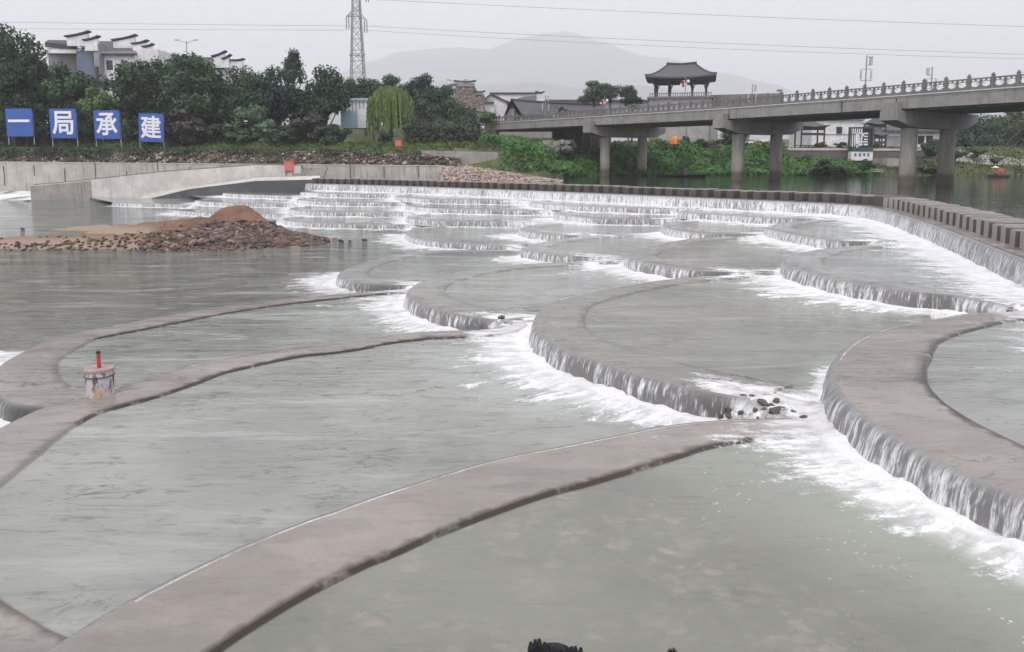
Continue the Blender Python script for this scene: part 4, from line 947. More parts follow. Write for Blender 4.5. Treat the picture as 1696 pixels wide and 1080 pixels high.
def gable_step(parent, u0, u1, v0, v1, Y, depth=.6, mat=None, tilt=4, up='r'):
    """white horse-head gable step with upswept dark tile cap"""
    a = at(u0, v0+tilt, Y); b = at(u1, v0, Y); c = at(u1, v1, Y); mb = MB()
    mb.prism([(a.x, Y, c.z), (b.x, Y, c.z), (b.x, Y, b.z-.35), (a.x, Y, a.z-.35)], (0, depth, 0)); g = mb.build('gable_step', mat or M_PLW, parent)
    w = b.x-a.x; dz = b.z-a.z; mb = MB(); pr = [(-.28, 0), (.5*w, dz*.5-.04), (w*.85, dz*.85+.02), (w+.22, dz+.16)]
    if up == 'both': pr[0] = (-.25, .14)
    for i in range(3):
        (x0, z0), (x1, z1) = pr[i], pr[i+1]; mb.prism([(a.x+x0, Y-.22, a.z+z0-.2), (a.x+x1, Y-.22, a.z+z1-.2), (a.x+x1, Y-.22, a.z+z1), (a.x+x0, Y-.22, a.z+z0)], (0, depth+.44, 0))
    mb.build('tile_cap', M_CAP, g); return g
def slope(name, pts, mat, parent, th=.18):
    mb = MB(); mb.prism(pts, (0, 0, -th)); return mb.build(name, mat, parent)
# --- white gabled houses above the trees at left
Y = 112
h1 = wempty('gabled_house', (at(110,150,Y).x, Y, 6), 0, 'grey and white house with two pairs of stepped gable walls above the left trees', 'house', 'stepped gable houses on the left bank')
pxbox('wall', 79, 148, 84, 190, Y, 9, M_PLG, h1, skew=3); pxbox('fascia', 78, 133, 79, 88, Y-.2, 1, M_PLW, h1)
slope('roof', [at(74,70,Y-.4), at(128,74,Y-.3), at(124,67,Y+7), at(80,66,Y+7)], M_CAP, h1, .7); slope('roof', [at(124,70,Y-.3), at(160,92,Y+1), at(160,88,Y+6), at(124,66,Y+6)], M_TILE, h1)
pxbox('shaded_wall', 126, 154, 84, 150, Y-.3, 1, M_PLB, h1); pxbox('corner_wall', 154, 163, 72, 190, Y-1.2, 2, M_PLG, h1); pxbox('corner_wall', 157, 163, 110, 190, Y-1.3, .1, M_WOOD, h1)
gable_step(h1, 110, 144, 52, 76, Y-1, tilt=7); gable_step(h1, 140, 160, 60, 84, Y-1.4, tilt=5)
gable_step(h1, 187, 222, 58, 80, Y+2, tilt=7); gable_step(h1, 220, 241, 67, 82, Y+1.6, tilt=4); gable_step(h1, 238, 250, 73, 90, Y+1.2, tilt=3)
pxbox('wall', 163, 222, 87, 190, Y, 8, M_PLW, h1); slope('roof', [at(161,88,Y-.6), at(228,90,Y-.6), at(205,68,Y+5), at(163,68,Y+5)], M_TILE, h1); pxbox('eave', 162, 224, 85, 88.5, Y-.7, .4, M_PLG, h1)
pxbox('wing_wall', 222, 262, 82, 190, Y+1, 8, M_PLW, h1)
for (u, v) in ((176,100),(200,100)): f = pxbox('window', u, u+10, v, v+16, Y-.05, .1, M_WIN, h1)
Y = 116
h2 = wempty('gabled_house', (at(350,150,Y).x, Y, 6), 0, 'smaller white house with three stepped gable caps, right of the first among the left trees', 'house', 'stepped gable houses on the left bank')
pxbox('wall', 322, 378, 112, 190, Y, 8, M_PLW, h2); slope('roof', [at(300,112,Y-.6), at(372,112,Y-.6), at(360,95,Y+5), at(300,94,Y+5)], M_TILE, h2); gable_step(h2, 353, 371, 85, 112, Y-1, tilt=7); gable_step(h2, 370, 379, 91, 112, Y-1.3, tilt=5); gable_step(h2, 378, 401, 98, 125, Y-1, tilt=0)
pxbox('wall', 250, 322, 98, 190, Y+2, 7, M_PLG, h2); pxbox('window', 335, 345, 120, 136, Y-.05, .1, M_WIN, h2)
for (u, v0, Yl, lab) in ((315, 56, 108, 'thin double armed street lamp rising above the left houses'), (758, 122, 118, 'double armed street lamp by the stone gable at the bridge end')):
    b = at(u, 200, Yl); t_ = at(u, v0+12, Yl); r = empty('street_lamp', (b.x, b.y, 5), 0, lab, 'street lamp'); mb = MB(); mb.tube([(0,0,0),(0,0,t_.z-5)], [.11,.06], 8); mb.build('pole', M_LAMP, r)
    for s_ in (-1, 1):
        mb = MB(); mb.tube([(0,0,t_.z-5.3),(s_*.5,0,t_.z-5.1),(s_*1.15,0,t_.z-4.9)], .035, 5); mb.build('arm', M_LAMP, r); mb = MB(); mb.box((s_*1.35,0,t_.z-4.86), (.6,.2,.1)); mb.build('lamp_head', M_LAMP, r)
# --- stone gable house and roofs behind the bridge end
Y = 125
h3 = wempty('stone_house', (at(770,180,Y).x, Y, 7), 0, 'brown stone house with stepped dark coping, between the trees and the bridge end', 'house')
pxbox('wall', 755, 786, 142, 205, Y, 10, M_BRICK, h3); gable_step(h3, 754, 786, 134, 143, Y-.15, .7, M_PLG, 0, 'both'); pxbox('side_wall', 786, 801, 156, 205, Y+.1, 8, M_BRICK, h3); gable_step(h3, 786, 801, 151, 157, Y-.1, .7, M_PLG, 0, 'both')
pxbox('wall', 730, 755, 147, 205, Y+.5, 8, M_PLG, h3); slope('roof', [at(728,146,Y-.3), at(756,140,Y-.3), at(756,137,Y+4), at(735,142,Y+4)], M_CAP, h3)
Y = 132
h4 = wempty('white_gable_house', (at(815,180,Y).x, Y, 7), 0, 'small white house with a low dark pitched gable', 'house'); a = at(802,166,Y); p = at(813,156,Y); b = at(840,169,Y); c = at(840,200,Y)
mb = MB(); mb.prism([(a.x,Y,c.z),(b.x,Y,c.z),(b.x,Y,b.z),(p.x,Y,p.z),(a.x,Y,a.z)], (0,8,0)); mb.build('wall', M_PLW, h4)
slope('roof', [(a.x-.3,Y-.4,a.z-.1),(p.x,Y-.4,p.z+.15),(p.x,Y+8,p.z+.15),(a.x-.3,Y+8,a.z-.1)], M_CAP, h4, .3); slope('roof', [(p.x,Y-.4,p.z+.15),(b.x+.4,Y-.4,b.z),(b.x+.4,Y+8,b.z),(p.x,Y+8,p.z+.15)], M_CAP, h4, .3); pxbox('porch', 800, 818, 168, 200, Y-2, 2, M_PLW, h4); slope('porch_roof', [at(799,169,Y-2.4), at(819,169,Y-2.4), at(817,166.5,Y-.2), at(801,166.5,Y-.2)], M_CAP, h4)
h5 = wempty('long_white_house', (at(860,180,138).x, 138, 7), 0, 'long bright white wall under a thin dark ridge, behind the grey hall roof', 'house')
Y = 138; pxbox('wall', 812, 896, 154.5, 200, Y, 9, M_PLW, h5); pxbox('ridge', 811, 898, 153, 155.5, Y-.3, 9.6, M_CAP, h5); slope('roof', [at(842,168,Y-5), at(893,168,Y-5), at(896,158,Y-.5), at(868,160,Y-.5)], M_TILE, h5)
gable_step(h5, 889, 900, 152, 172, Y-5.5, .6, M_PLW, 0, 'both'); pxbox('hedge_wall', 905, 958, 166, 200, Y, 6, M_TILE, h5)
h6 = wempty('market_hall', (at(880,180,126).x, 126, 6), 0, 'long hall with a weathered grey tile roof and dark open gable behind the bridge rail', 'hall')
Y = 124; e0 = at(835,190,Y); rdg = at(847,167,Y+5); e1 = at(862,190,Y)
mb = MB(); mb.prism([(e0.x,Y+.2,e0.z-3),(e1.x,Y+.2,e0.z-3),(e1.x,Y+.2,e1.z),(at(847,169,Y).x,Y+.2,at(847,169,Y).z),(e0.x,Y+.2,e0.z)], (0,.4,0)); mb.build('open_gable', M_WOOD, h6); pxbox('gable_wall', 839, 852, 180, 200, Y+.1, .08, M_PLG, h6)
rl = at(846,166,Y+4); rr2 = at(905,171,Y+4); r3 = at(1000,174,Y+9); slope('roof', [at(864,192,Y-.5), at(1010,192,Y+4), r3, rr2, rl, ], M_TILE, h6, .3); pxbox('wall', 864, 1005, 188, 215, Y+1, 8, M_PLG, h6)
slope('barge_board', [at(834,192,Y-.4), at(838,190,Y-.4), at(849,169,Y-.4), at(846,166,Y-.4)], M_CAP, h6, .25); slope('barge_board', [at(846,166,Y-.4), at(849,166,Y-.4), at(866,192,Y-.4), at(862,192,Y-.4)], M_CAP, h6, .25)
mb = MB(); mb.tube([rl+Vector((0,0,.1)), rr2+Vector((0,0,.1)), r3+Vector((0,0,.1))], .22, 6); mb.build('ridge', M_CAP, h6); slope('dormer', [at(924,184,Y-1.5), at(930,176,Y-1.5), at(938,184,Y-1.5), at(931,179,Y+3)], M_WOOD, h6, .4)
h7 = wempty('low_house', (at(1010,170,150).x, 150, 7), 0, 'low pale roofline between the hall and the pavilion', 'house'); pxbox('wall', 905, 1080, 168, 200, 150, 8, M_PLG, h7); pxbox('roof', 903, 1082, 165, 168.5, 149.6, 9, M_TILE, h7)
# bridge approach trees' small red and green things are left to the trees
# --- pavilion on its platform
Y = 121; sk = .0
pv = wempty('roofed_pavilion', (at(1136,160,Y).x, Y+4, 6), 0, 'open timber pavilion with a sweeping grey tile hip roof, standing above the bridge', 'pavilion')
c = at(1136, 157, Y); cx, z0 = c.x, at(1136,159,Y).z; k = Y/FPX
W2 = 44*k; D2 = 3.6; zE = at(1136,128.5,Y).z; zR = at(1136,106.5,Y+3.5).z; cy = Y+D2; rot = R(-14)
def P3(x, y, z): ca, sa = math.cos(rot), math.sin(rot); return Vector((cx+x*ca-y*sa, cy+x*sa+y*ca, z))
def hip(name, hw, hd, zE, zR, rid, mat, parent, n=8, gab=.55, upx=.35):
    """hip-and-gable roof with concave slopes and lifted corners"""
    V = []; rings = []
    for i in range(n+1):
        f = i/n; g = f**1.0; z = zE+(zR-zE)*(f**1.45); x = hw+(rid-hw)*g; y = hd*(1-g); ring = []
        for (sx, sy) in ((-1,-1),(1,-1),(1,1),(-1,1)):
            for j in range(6):
                tt = j/6; nx_ = {(-1,-1):(1,-1),(1,-1):(1,1),(1,1):(-1,1),(-1,1):(-1,-1)}[(sx,sy)]; xx = sx*x*(1-tt)+nx_[0]*x*tt; yy = sy*y*(1-tt)+nx_[1]*y*tt
                lift = upx*(1-f)**2*max(0, abs(2*tt-1)-.3)/.7; ring.append(P3(xx, yy, z+lift))
        rings.append(ring)
    m = 24; V = [q for r_ in rings for q in r_]; F = [(i*m+j, i*m+(j+1)%m, (i+1)*m+(j+1)%m, (i+1)*m+j) for i in range(n) for j in range(m)]
    V += [q-Vector((0,0,.28)) for q in rings[0]]; b = len(V)-m; F += [(j, b+j, b+(j+1)%m, (j+1)%m) for j in range(m)]+[tuple(b+j for j in range(m-1,-1,-1))]
    mb = MB(); mb.add(V, F); return mb.build(name, mat, parent)
ro = hip('roof', W2*1.27, D2+1.9, zE, zR, W2*.52, M_TILE, pv); mb = MB(); mb.tube([P3(-W2*.56,0,zR+.2), P3(0,0,zR+.02), P3(W2*.56,0,zR+.2)], .2, 6); mb.build('ridge', M_CAP, ro)
for sx in (-1, 1):
    for sy in (-1, 1): mb = MB(); mb.tube([P3(sx*(W2*.52+(W2*.75)*(1-f_)), sy*(D2+1.9)*(1-f_), zE+(zR-zE)*f_**1.45+.06+(.35*(1-f_)**2)) for f_ in (1,.8,.6,.4,.2,0)], .12, 5); mb.build('hip_ridge', M_CAP, ro)
for x in (-.93, -.42, .42, .93):
    for y in (-1, 1):
        mb = MB(); q = P3(x*W2, y*D2*.86, 0); mb.tube([(q.x,q.y,z0-.5),(q.x,q.y,zE)], .17, 8); mb.build('column', M_WOOD, pv)
        mb = MB(); mb.tube([P3(x*W2,y*D2*.86,zE-1.5), P3(x*W2-.55,y*D2*.86,zE-.1)], .09, 4); mb.tube([P3(x*W2,y*D2*.86,zE-1.5), P3(x*W2+.55,y*D2*.86,zE-.1)], .09, 4); mb.build('bracket', M_WOOD, pv)
mb = MB(); 
for y in (-1, 1): mb.prism([P3(-W2,y*D2*.86-.1,zE-.55), P3(W2,y*D2*.86-.1,zE-.55), P3(W2,y*D2*.86-.1,zE+.1), P3(-W2,y*D2*.86-.1,zE+.1)], (0,.2,0))
mb.prism([P3(-W2,-D2*.86,zE-.3), P3(-W2+.01,D2*.86,zE-.3), P3(-W2+.01,D2*.86,zE+.1), P3(-W2,-D2*.86,zE+.1)], (.2,0,0)); mb.build('beam', M_WOOD, pv)
mb = MB(); mb.box((cx, cy, (z0+5)/2-.3), (W2*2.25, D2*2.4, z0-5), rot); mb.build('platform', M_PLG, pv); mb = MB()
mb.box((cx, cy, z0-.25), (W2*2.4, D2*2.6, .3), rot); mb.build('platform_edge', M_BAL, pv); mb = MB(); n_ = 26
for i in range(n_+1):
    q = P3((-1.1+2.2*i/n_)*W2, -D2*1.15, z0+.15); mb.box((q.x,q.y,q.z), (.12,.12,.55), rot)
mb.prism([P3(-1.12*W2,-D2*1.15-.06,z0+.36), P3(1.12*W2,-D2*1.15-.06,z0+.36), P3(1.12*W2,-D2*1.15-.06,z0+.47), P3(-1.12*W2,-D2*1.15-.06,z0+.47)], (0,.12,0)); mb.build('railing', M_BAL, pv)
rw_ = wempty('parapet_wall', (at(1250,150,125).x, 125, 7), 0, 'long grey parapet running right from the pavilion behind the bridge rail', 'parapet'); pxbox('wall', 1178, 1296, 157.5, 190, 125, 3, M_BAL, rw_, skew=-4); pxbox('signal_box', 1289, 1296, 148, 151, 121.2, .8, M_LAMP, rw_); pxbox('mast', 1292, 1293, 151, 158, 121.4, .2, M_LAMP, rw_)
# --- under and behind the bridge on the far bank
gb = wempty('grey_hall', (at(1140,220,114).x, 114, 3), 0, 'plain pale grey building seen under the bridge left of the middle pier', 'building'); pxbox('wall', 1092, 1178, 196, 243, 114, 9, streaked('pale_grey_render', (.40,.385,.36), (.30,.29,.27), amt=.3), gb); pxbox('side_wall', 1178, 1190, 190, 243, 113, 10, M_PLG, gb); pxbox('downpipe', 1137, 1138.5, 196, 240, 113.9, .1, M_LAMP, gb)
ud = wempty('shaded_wall', (at(935,235,110).x, 110, 3), 0, 'dark masonry wall in the shade under the left bridge span', 'wall'); pxbox('wall', 868, 1010, 206, 256, 110, 2, simple('shade_dark_masonry', (.06,.06,.062), .95, .35, 1.2), ud); pxbox('coping', 866, 1011, 204, 206, 109.8, 2.4, M_DKCOP, ud)  # old dark masonry, with the span's shade put into its colour too
for u_ in range(880, 1000, 14): pxbox('pilaster', u_, u_+2.5, 207, 256, 109.8, .2, M_DKCOP, ud)
Y = 103; a = at(1117, 238, Y); tn = empty('orange_tent', (a.x, Y, a.z-.05), 0, 'small round orange tent on the grassy far bank', 'tent'); mb = MB(); V = []; F = []
for i in range(7):
    th = i/6*math.pi/2
    for j in range(14): ph = j/14*2*math.pi; V.append((1.0*math.cos(ph)*math.cos(th)**.7, .8*math.sin(ph)*math.cos(th)**.7, 1.35*math.sin(th)))
for i in range(6):
    for j in range(14): F.append((i*14+j, i*14+(j+1)%14, i*14+14+(j+1)%14, i*14+14+j))
mb.add(V, F); tn.scale = (.66,.66,.78); mb.build('canopy', simple('orange_nylon', (.75,.24,.035), .6, .15, 2), tn, True); mb = MB(); mb.add([(.45,-.86,0),(1.0,-.5,0),(.72,-.62,1.0),(.5,-.72,.9)], [(0,1,2,3)]); mb.tube([(-.5,-.92,0),(-.35,-.6,1.1),(0,0,1.5)], .03, 5); mb.build('door_flap', simple('tent_inner', (.40,.08,.03)), tn)
wt = wempty('white_marquee', (at(1262,240,118).x, 118, 3), 0, 'low white marquee with two peaks behind the middle pier', 'marquee'); mb = MB(); Y = 118
L = [(1240,245),(1240,238),(1250,234),(1258,237),(1270,231),(1296,237),(1296,245)]; mb.prism([at(u, v, Y) for u, v in L], (0,5,0)); mb.build('canvas', M_PLW, wt)
for u in (1241,1258,1278,1295): q = at(u,245,Y-.1); mb = MB(); mb.tube([(q.x,q.y,q.z-.8),(q.x,q.y,at(u,238,Y).z)], .05, 6); mb.build('pole', M_PLW, wt)
# white villa behind the garden wall
Y = 122
wv = wempty('white_villa', (at(1400,220,Y).x, Y, 3.5), 0, 'large white building with small dark windows and grey roofs under the bridge', 'building', None)
pxbox('wall', 1346, 1432, 198, 246, Y, 10, M_PLW, wv); pxbox('eave', 1344, 1433, 197, 199, Y-.4, 10.6, M_PLG, wv); pxbox('string_course', 1346, 1432, 222, 222.8, Y-.12, .12, M_PLG, wv)
w_ = pxbox('window', 1386, 1395, 211, 221.5, Y-.1, .1, M_WIN, wv); pxbox('frame', 1385, 1396, 210, 211, Y-.2, .1, M_CAP, w_); pxbox('frame', 1390, 1390.8, 211, 221, Y-.2, .1, M_CAP, w_)
pxbox('wing_wall', 1446, 1560, 214, 246, Y+1, 9, M_PLW, wv); slope('wing_roof', [at(1443,216,Y+.3), at(1562,216,Y+.3), at(1540,192,Y+6), at(1456,192,Y+6)], M_TILE, wv, .3); pxbox('garage_door', 1469, 1491, 225, 245, Y+.95, .1, M_PLG, wv)
for u in (1521, 1535): w_ = pxbox('window', u, u+10, 226, 238, Y+.9, .1, M_WIN, wv); pxbox('frame', u-1, u+11, 225, 226, Y+.8, .1, M_CAP, w_)
pxbox('upper_wall', 1425, 1470, 196, 216, Y+2, 6, M_PLW, wv); pxbox('side_block', 1432, 1446, 205, 246, Y+1.2, 6, M_PLG, wv)
def garden_pav(u0, u1, vt, ve, vb, Y, lab, tall=False):
    r = empty('garden_pavilion', (at((u0+u1)/2, vb, Y).x, Y, at(u0, vb, Y).z), 0, lab, 'pavilion', 'dark roofed garden pavilions'); o = r.location
    a = at(u0, ve, Y); b = at(u1, ve, Y); w = b.x-a.x; zt = at(u0, vt, Y).z-o.z; ze = a.z-o.z; mb = MB(); V = []; n = 5
    for i in range(n+1):
        f = i/n; hw = w/2*(1-f)+.25*w*f*0; hh = hw*.7+.15; z = ze+(zt-ze)*f**1.5; l_ = .25*(1-f)**2
        for (x, y) in ((-1,-1),(0,-1),(1,-1),(1,0),(1,1),(0,1),(-1,1),(-1,0)): V.append((x*(hw+.05), y*hh, z+(l_ if x and y else 0)))
    F = [(i*8+j, i*8+(j+1)%8, i*8+8+(j+1)%8, i*8+8+j) for i in range(n) for j in range(8)]+[tuple(range(7,-1,-1)), tuple(n*8+j for j in range(8))]; mb.add(V, F); mb.build('roof', M_TILE, r)
    mb = MB(); mb.tube([(0,0,zt-.1),(0,0,zt+.25)], [.2,.06], 6); mb.build('finial', M_CAP, r)
    for x in (-.36, .36):
        for y in (-.26, .26): mb = MB(); mb.tube([(x*w,y*w,0),(x*w,y*w,ze)], .12, 6); mb.build('column', M_WOOD, r)
    mb = MB(); mb.box((0,-.26*w,ze-.25), (w*.76,.14,.4)); mb.box((0,-.26*w,ze-1.0), (w*.72,.1,.35)); mb.box((0,0,.25), (w*.78,.6*w,.1)); mb.build('beam', M_WOOD, r); return r
garden_pav(1314, 1366, 198, 211, 244, 108, 'open dark timber pavilion with a flared grey roof, left end of the garden'); garden_pav(1429, 1466, 193, 206.5, 244, 114, 'tall tiered pavilion roof beside the lattice sign', True); garden_pav(1441, 1467, 213, 225, 245, 111, 'low pavilion roof just right of the lattice sign')
# garden retaining wall, kerb, hedge rocks, lattice sign
gwall = wempty('garden_wall', (at(1400,250,105).x, 105, 1), 0, 'dark old masonry wall with a pale coping below the garden', 'retaining wall'); M_OLD = streaked('old_dark_masonry', (.13,.12,.11), (.05,.05,.045), amt=.7)
pxbox('wall', 1290, 1410, 249, 268, 105, 1, M_OLD, gwall); pxbox('wall', 1446, 1560, 249.5, 272, 105, 1, M_OLD, gwall); pxbox('coping', 1290, 1411, 245, 249.1, 104.9, 1.3, M_CONC, gwall); pxbox('coping', 1446, 1560, 246, 249.6, 104.9, 1.3, M_CONC, gwall)
low = wempty('river_steps', (at(1480,275,97).x, 97, 0), 0, 'low pale stone landing beside the column foot', 'landing'); pxbox('wall', 1470, 1500, 262, 277, 99, 4, M_CONC2, low); pxbox('step', 1446, 1464, 283, 285, 93, 1.5, M_CONC2, low); pxbox('step', 1446, 1462, 280, 281.5, 94, 2, M_CONC2, low); pxbox('wall', 1500, 1545, 258, 276, 101, 2, M_OLD, low)
Y = 103.5; ls = wempty('lattice_sign', (at(1428,262,Y).x, Y, 2), 0, 'dark lattice frame with a big white glyph on a green and white base', 'sign')
pxbox('base', 1410, 1446, 251, 266, Y, 1.0, M_PLW, ls); pxbox('green_band', 1411, 1447, 244, 251, Y-.05, 1.1, simple('dark_green_paint', (.035,.085,.075)), ls); fr = pxbox('frame', 1407, 1448, 210.5, 213, Y+.2, .3, M_WOOD, ls); pxbox('post', 1407, 1410, 213, 246, Y+.2, .3, M_WOOD, ls); pxbox('post', 1445, 1448, 213, 244, Y+.2, .3, M_WOOD, ls); pxbox('green_panel', 1430, 1446, 209, 244, Y+.55, .2, simple('teal_panel', (.05,.09,.09)), ls)
for i in range(9): u = 1411+i*3.6; pxbox('slat', u, u+1.0, 213, 244, Y+.3, .1, M_WOOD, ls)
gly = MB()
for (u0, u1, v0, v1) in ((1418,1421,221,240),(1418,1428,220,222),(1418,1428,238,240.5),(1426,1428,224,233),(1421,1427,229,230.6),(1430,1437.5,220,222),(1429,1437,225,227),(1431,1437,230,232),(1421,1437,234,236),(1430,1437,238,240.5),(1428.6,1430.6,221,227),(1418.6,1420,240,245)):
    a = at(u0, v0, Y-.25); b = at(u1, v1, Y-.25); gly.box(((a.x+b.x)/2, Y-.25, (a.z+b.z)/2), (b.x-a.x, .1, a.z-b.z))
gly.build('glyph', M_SW, ls); base_chars = MB()
for u in (1417, 1424.5, 1431.5, 1438.5):
    for (du, dv, w_, h_) in ((0,0,3.2,.7),(0,1.6,2.6,.6),(.2,3.0,3.0,.7),(0,1.4,.7,3.4)):
        a = at(u+du-w_/2, 254+dv, Y-.06); b = at(u+du+w_/2, 254+dv+h_, Y-.06); base_chars.box(((a.x+b.x)/2, Y-.03, (a.z+b.z)/2), (b.x-a.x, .08, a.z-b.z))
base_chars.build('lettering', M_WOOD, ls)
# blue white container shed on the left bank
Y = 93; sh = wempty('site_container', (at(590,190,Y).x, Y, 4), 0, 'pale blue and white site container between the dark trees and the willow', 'container'); M_SHB = simple('pale_blue_sheet', (.33,.45,.52), .6, .12, 1)
pxbox('wall', 571, 608, 166, 184, Y, 4, M_PLW, sh); pxbox('wall', 564, 600, 184, 212, Y-2, 3, M_SHB, sh); pxbox('wall', 592, 608, 180, 212, Y-2.4, 4, M_PLW, sh); pxbox('roof', 569, 610, 162.5, 166, Y-.3, 4.6, M_SHB, sh)
for i in range(5): pxbox('rib', 577+i*6, 578+i*6, 168, 192, Y-.08, .1, M_LAMP, sh)
pxbox('rib', 601, 605, 188, 204, Y-1.1, .1, simple('teal_door', (.08,.28,.30)), sh)
# old dark bamboo fence near the bridge end
fn = wempty('bamboo_fence', (at(738,240,84).x, 84, 3), 0, 'dark woven fence above the grey wall under the trees', 'fence'); mb = MB()
for i in range(16): u = 718+i*2.6; mb.tube([at(u, 247, 84)-Vector((0,0,.5)), at(u+1.5, 235.5+.15*i, 84)], .03, 4)
mb.build('stake', M_WOOD, fn); mb = MB()
for v in (238, 241, 244): mb.tube([at(717, v, 83.9), at(758, v+2, 83.9)], .03, 4)
mb.build('rail', simple('pale_bamboo', (.38,.36,.30)), fn)
# rockery under the left span
pp = []
for k in range(46): u = random.uniform(905, 948); v = random.uniform(236, 252); q = at(u, v, 96+random.uniform(-1.5, 1.5)); pp.append((q.x, q.y, q.z, random.uniform(.35, .9)))
tag(stones(pp, simple('pale_dark_rockery', (.17,.165,.15), .9, .5, 1.2), 'rockery'), 'heap of pale and dark boulders under the left bridge span', 'rockery')
# --- pylon and wires
M_STEEL = simple('galvanised_steel', (.30,.31,.33), .6, .15, 1); Y = 190; pc = at(592, 100, Y); zb = 7.0
py = empty('pylon', (pc.x, Y, zb), 0, 'tall steel lattice pylon rising out of the frame behind the trees', 'pylon'); k = Y/FPX
def hwid(z): zz = z+zb; v = 262-(zz-2.2)/k; return max(.7, (5+ (v+5)*.04)*k) if v > -5 else 5*k
zt = (262+75)*k+2.2-zb; mb = MB(); nL = 17; zs = [zt*(i/nL)**.86 for i in range(nL+1)]
def corner(z, i): h = hwid(z); return Vector((h*(-1 if i in (0,3) else 1), h*(-1 if i < 2 else 1), z))
rot_ = Matrix.Rotation(R(20), 3, 'Z'); 
for i in range(4): mb.tube([rot_ @ corner(z, i) for z in zs], .17, 4)
mb.build('leg', M_STEEL, py); mb = MB()
for a_, b_ in zip(zs[:-1], zs[1:]):
    for i in range(4):
        j = (i+1)%4; mb.tube([rot_ @ corner(a_, i), rot_ @ corner(b_, j)], .085, 3); mb.tube([rot_ @ corner(a_, j), rot_ @ corner(b_, i)], .085, 3); mb.tube([rot_ @ corner(b_, i), rot_ @ corner(b_, j)], .08, 3)
mb.build('bracing', M_STEEL, py)
def zof(v): return at(592, v, Y).z-zb
for (v, hw, ln) in ((21, 16.5, 3.0), (-30, 20, 3.0)):
    mb = MB(); z = zof(v)
    for s_ in (-1, 1):
        for yy in (-.6, .6): mb.tube([(0,yy*2,z-.6),(s_*hw*k,0,z-1+(-.9 if s_ > 0 else .0))], .1, 4); mb.tube([(0,yy*2,z+1),(s_*hw*k,0,z-1+(-.9 if s_ > 0 else 0))], .1, 4)
    arm = mb.build('cross_arm', M_STEEL, py)
    for s_ in (-1, 1):
        for o_ in (0, 4): mb = MB(); x = s_*(hw-o_)*k; zz = z-1+(-.9 if s_ > 0 else 0); mb.tube([(x,0,zz),(x,0,zz-ln)], .13, 5); mb.build('insulator', M_LAMP, arm)
mb = MB(); z = zof(106)
for i in range(4): mb.tube([rot_ @ corner(z, i)*1.12, rot_ @ corner(z, (i+1)%4)*1.12], .12, 4)
mb.build('platform', M_STEEL, py)
M_WIRE = simple('wire_grey', (.30,.30,.33), .6, .05)
WIRES = [((592,-2),(1180,25),(1760,46),.055,'upper wire sagging right from the pylon across the sky'),((603,43),(1150,70),(1760,92),.055,'middle wire running right from the pylon toward the bridge lamps'),((603,50),(1150,79),(1760,99),.05,'lowest of the wires right of the pylon'),
         ((-40,36),(270,40),(580,43),.05,'higher wire running left from the pylon'),((-40,47),(270,49),(580,50),.05,'lower wire running left from the pylon'),((-40,-3),(270,-1),(580,-2),.05,'highest wire left of the pylon at the top edge')]
for (a_, b_, c_, rw, lab) in WIRES:
    A = [at(a_[0], a_[1], 190), at(b_[0], b_[1], 178 if b_[0] > 600 else 186), at(c_[0], c_[1], 165 if b_[0] > 600 else 182)]; pts = []
    for i in range(25): t = i/24; pts.append(A[0]*(1-t)*(1-2*t)+A[1]*4*t*(1-t)+A[2]*t*(2*t-1))
    mb = MB(); mb.tube(pts, rw, 4); tag(mb.build('power_line', M_WIRE), lab, 'power line', 'power lines')
# --- mountains
def ridge(name, prof, Y, dep, mat, seed):
    n = 150; m = 26; us = np.linspace(prof[0][0], prof[-1][0], n); vs_ = np.interp(us, [p[0] for p in prof], [p[1] for p in prof]); V = []
    for j in range(m):
        g = j/(m-1)
        for i in range(n):
            p = at(us[i], vs_[i], Y); prf = math.exp(-((g-.45)/.24)**2); yy = Y+(g-.45)*dep; nz_ = noise.noise(Vector((us[i]*.02+seed, g*5, 0)))*.14+noise.noise(Vector((us[i]*.07+seed, g*14, 3)))*.05
            V.append((p.x*(1+(g-.45)*.1), yy, 5+(p.z-5)*prf*(1+nz_*(1-prf*.8))))
    o = rawmesh(name, V, [(j*n+i, j*n+i+1, (j+1)*n+i+1, (j+1)*n+i) for j in range(m-1) for i in range(n-1)], mat, None, None, True, 4); o['kind'] = 'structure'
M_MT = simple('forested_mountain', (.045,.07,.08), 1, .35, .002, 0)
ridge('mountain', [(560,125),(600,106),(650,90),(700,80),(745,77),(790,80),(815,82),(835,74),(850,65),(872,58),(905,54),(940,55),(965,57),(990,66),(1015,75),(1045,88),(1075,97),(1110,97),(1140,103),(1190,120),(1240,130),(1290,142),(1330,158),(1400,185)], 5800, 1700, M_MT, 1)
ridge('mountain', [(380,215),(470,195),(560,150),(620,140),(700,132),(800,140),(900,138),(1000,150),(1060,140),(1120,150),(1200,158),(1300,172),(1400,176),(1520,190),(1640,178),(1760,170),(1900,190)], 4000, 1200, M_MT, 5)

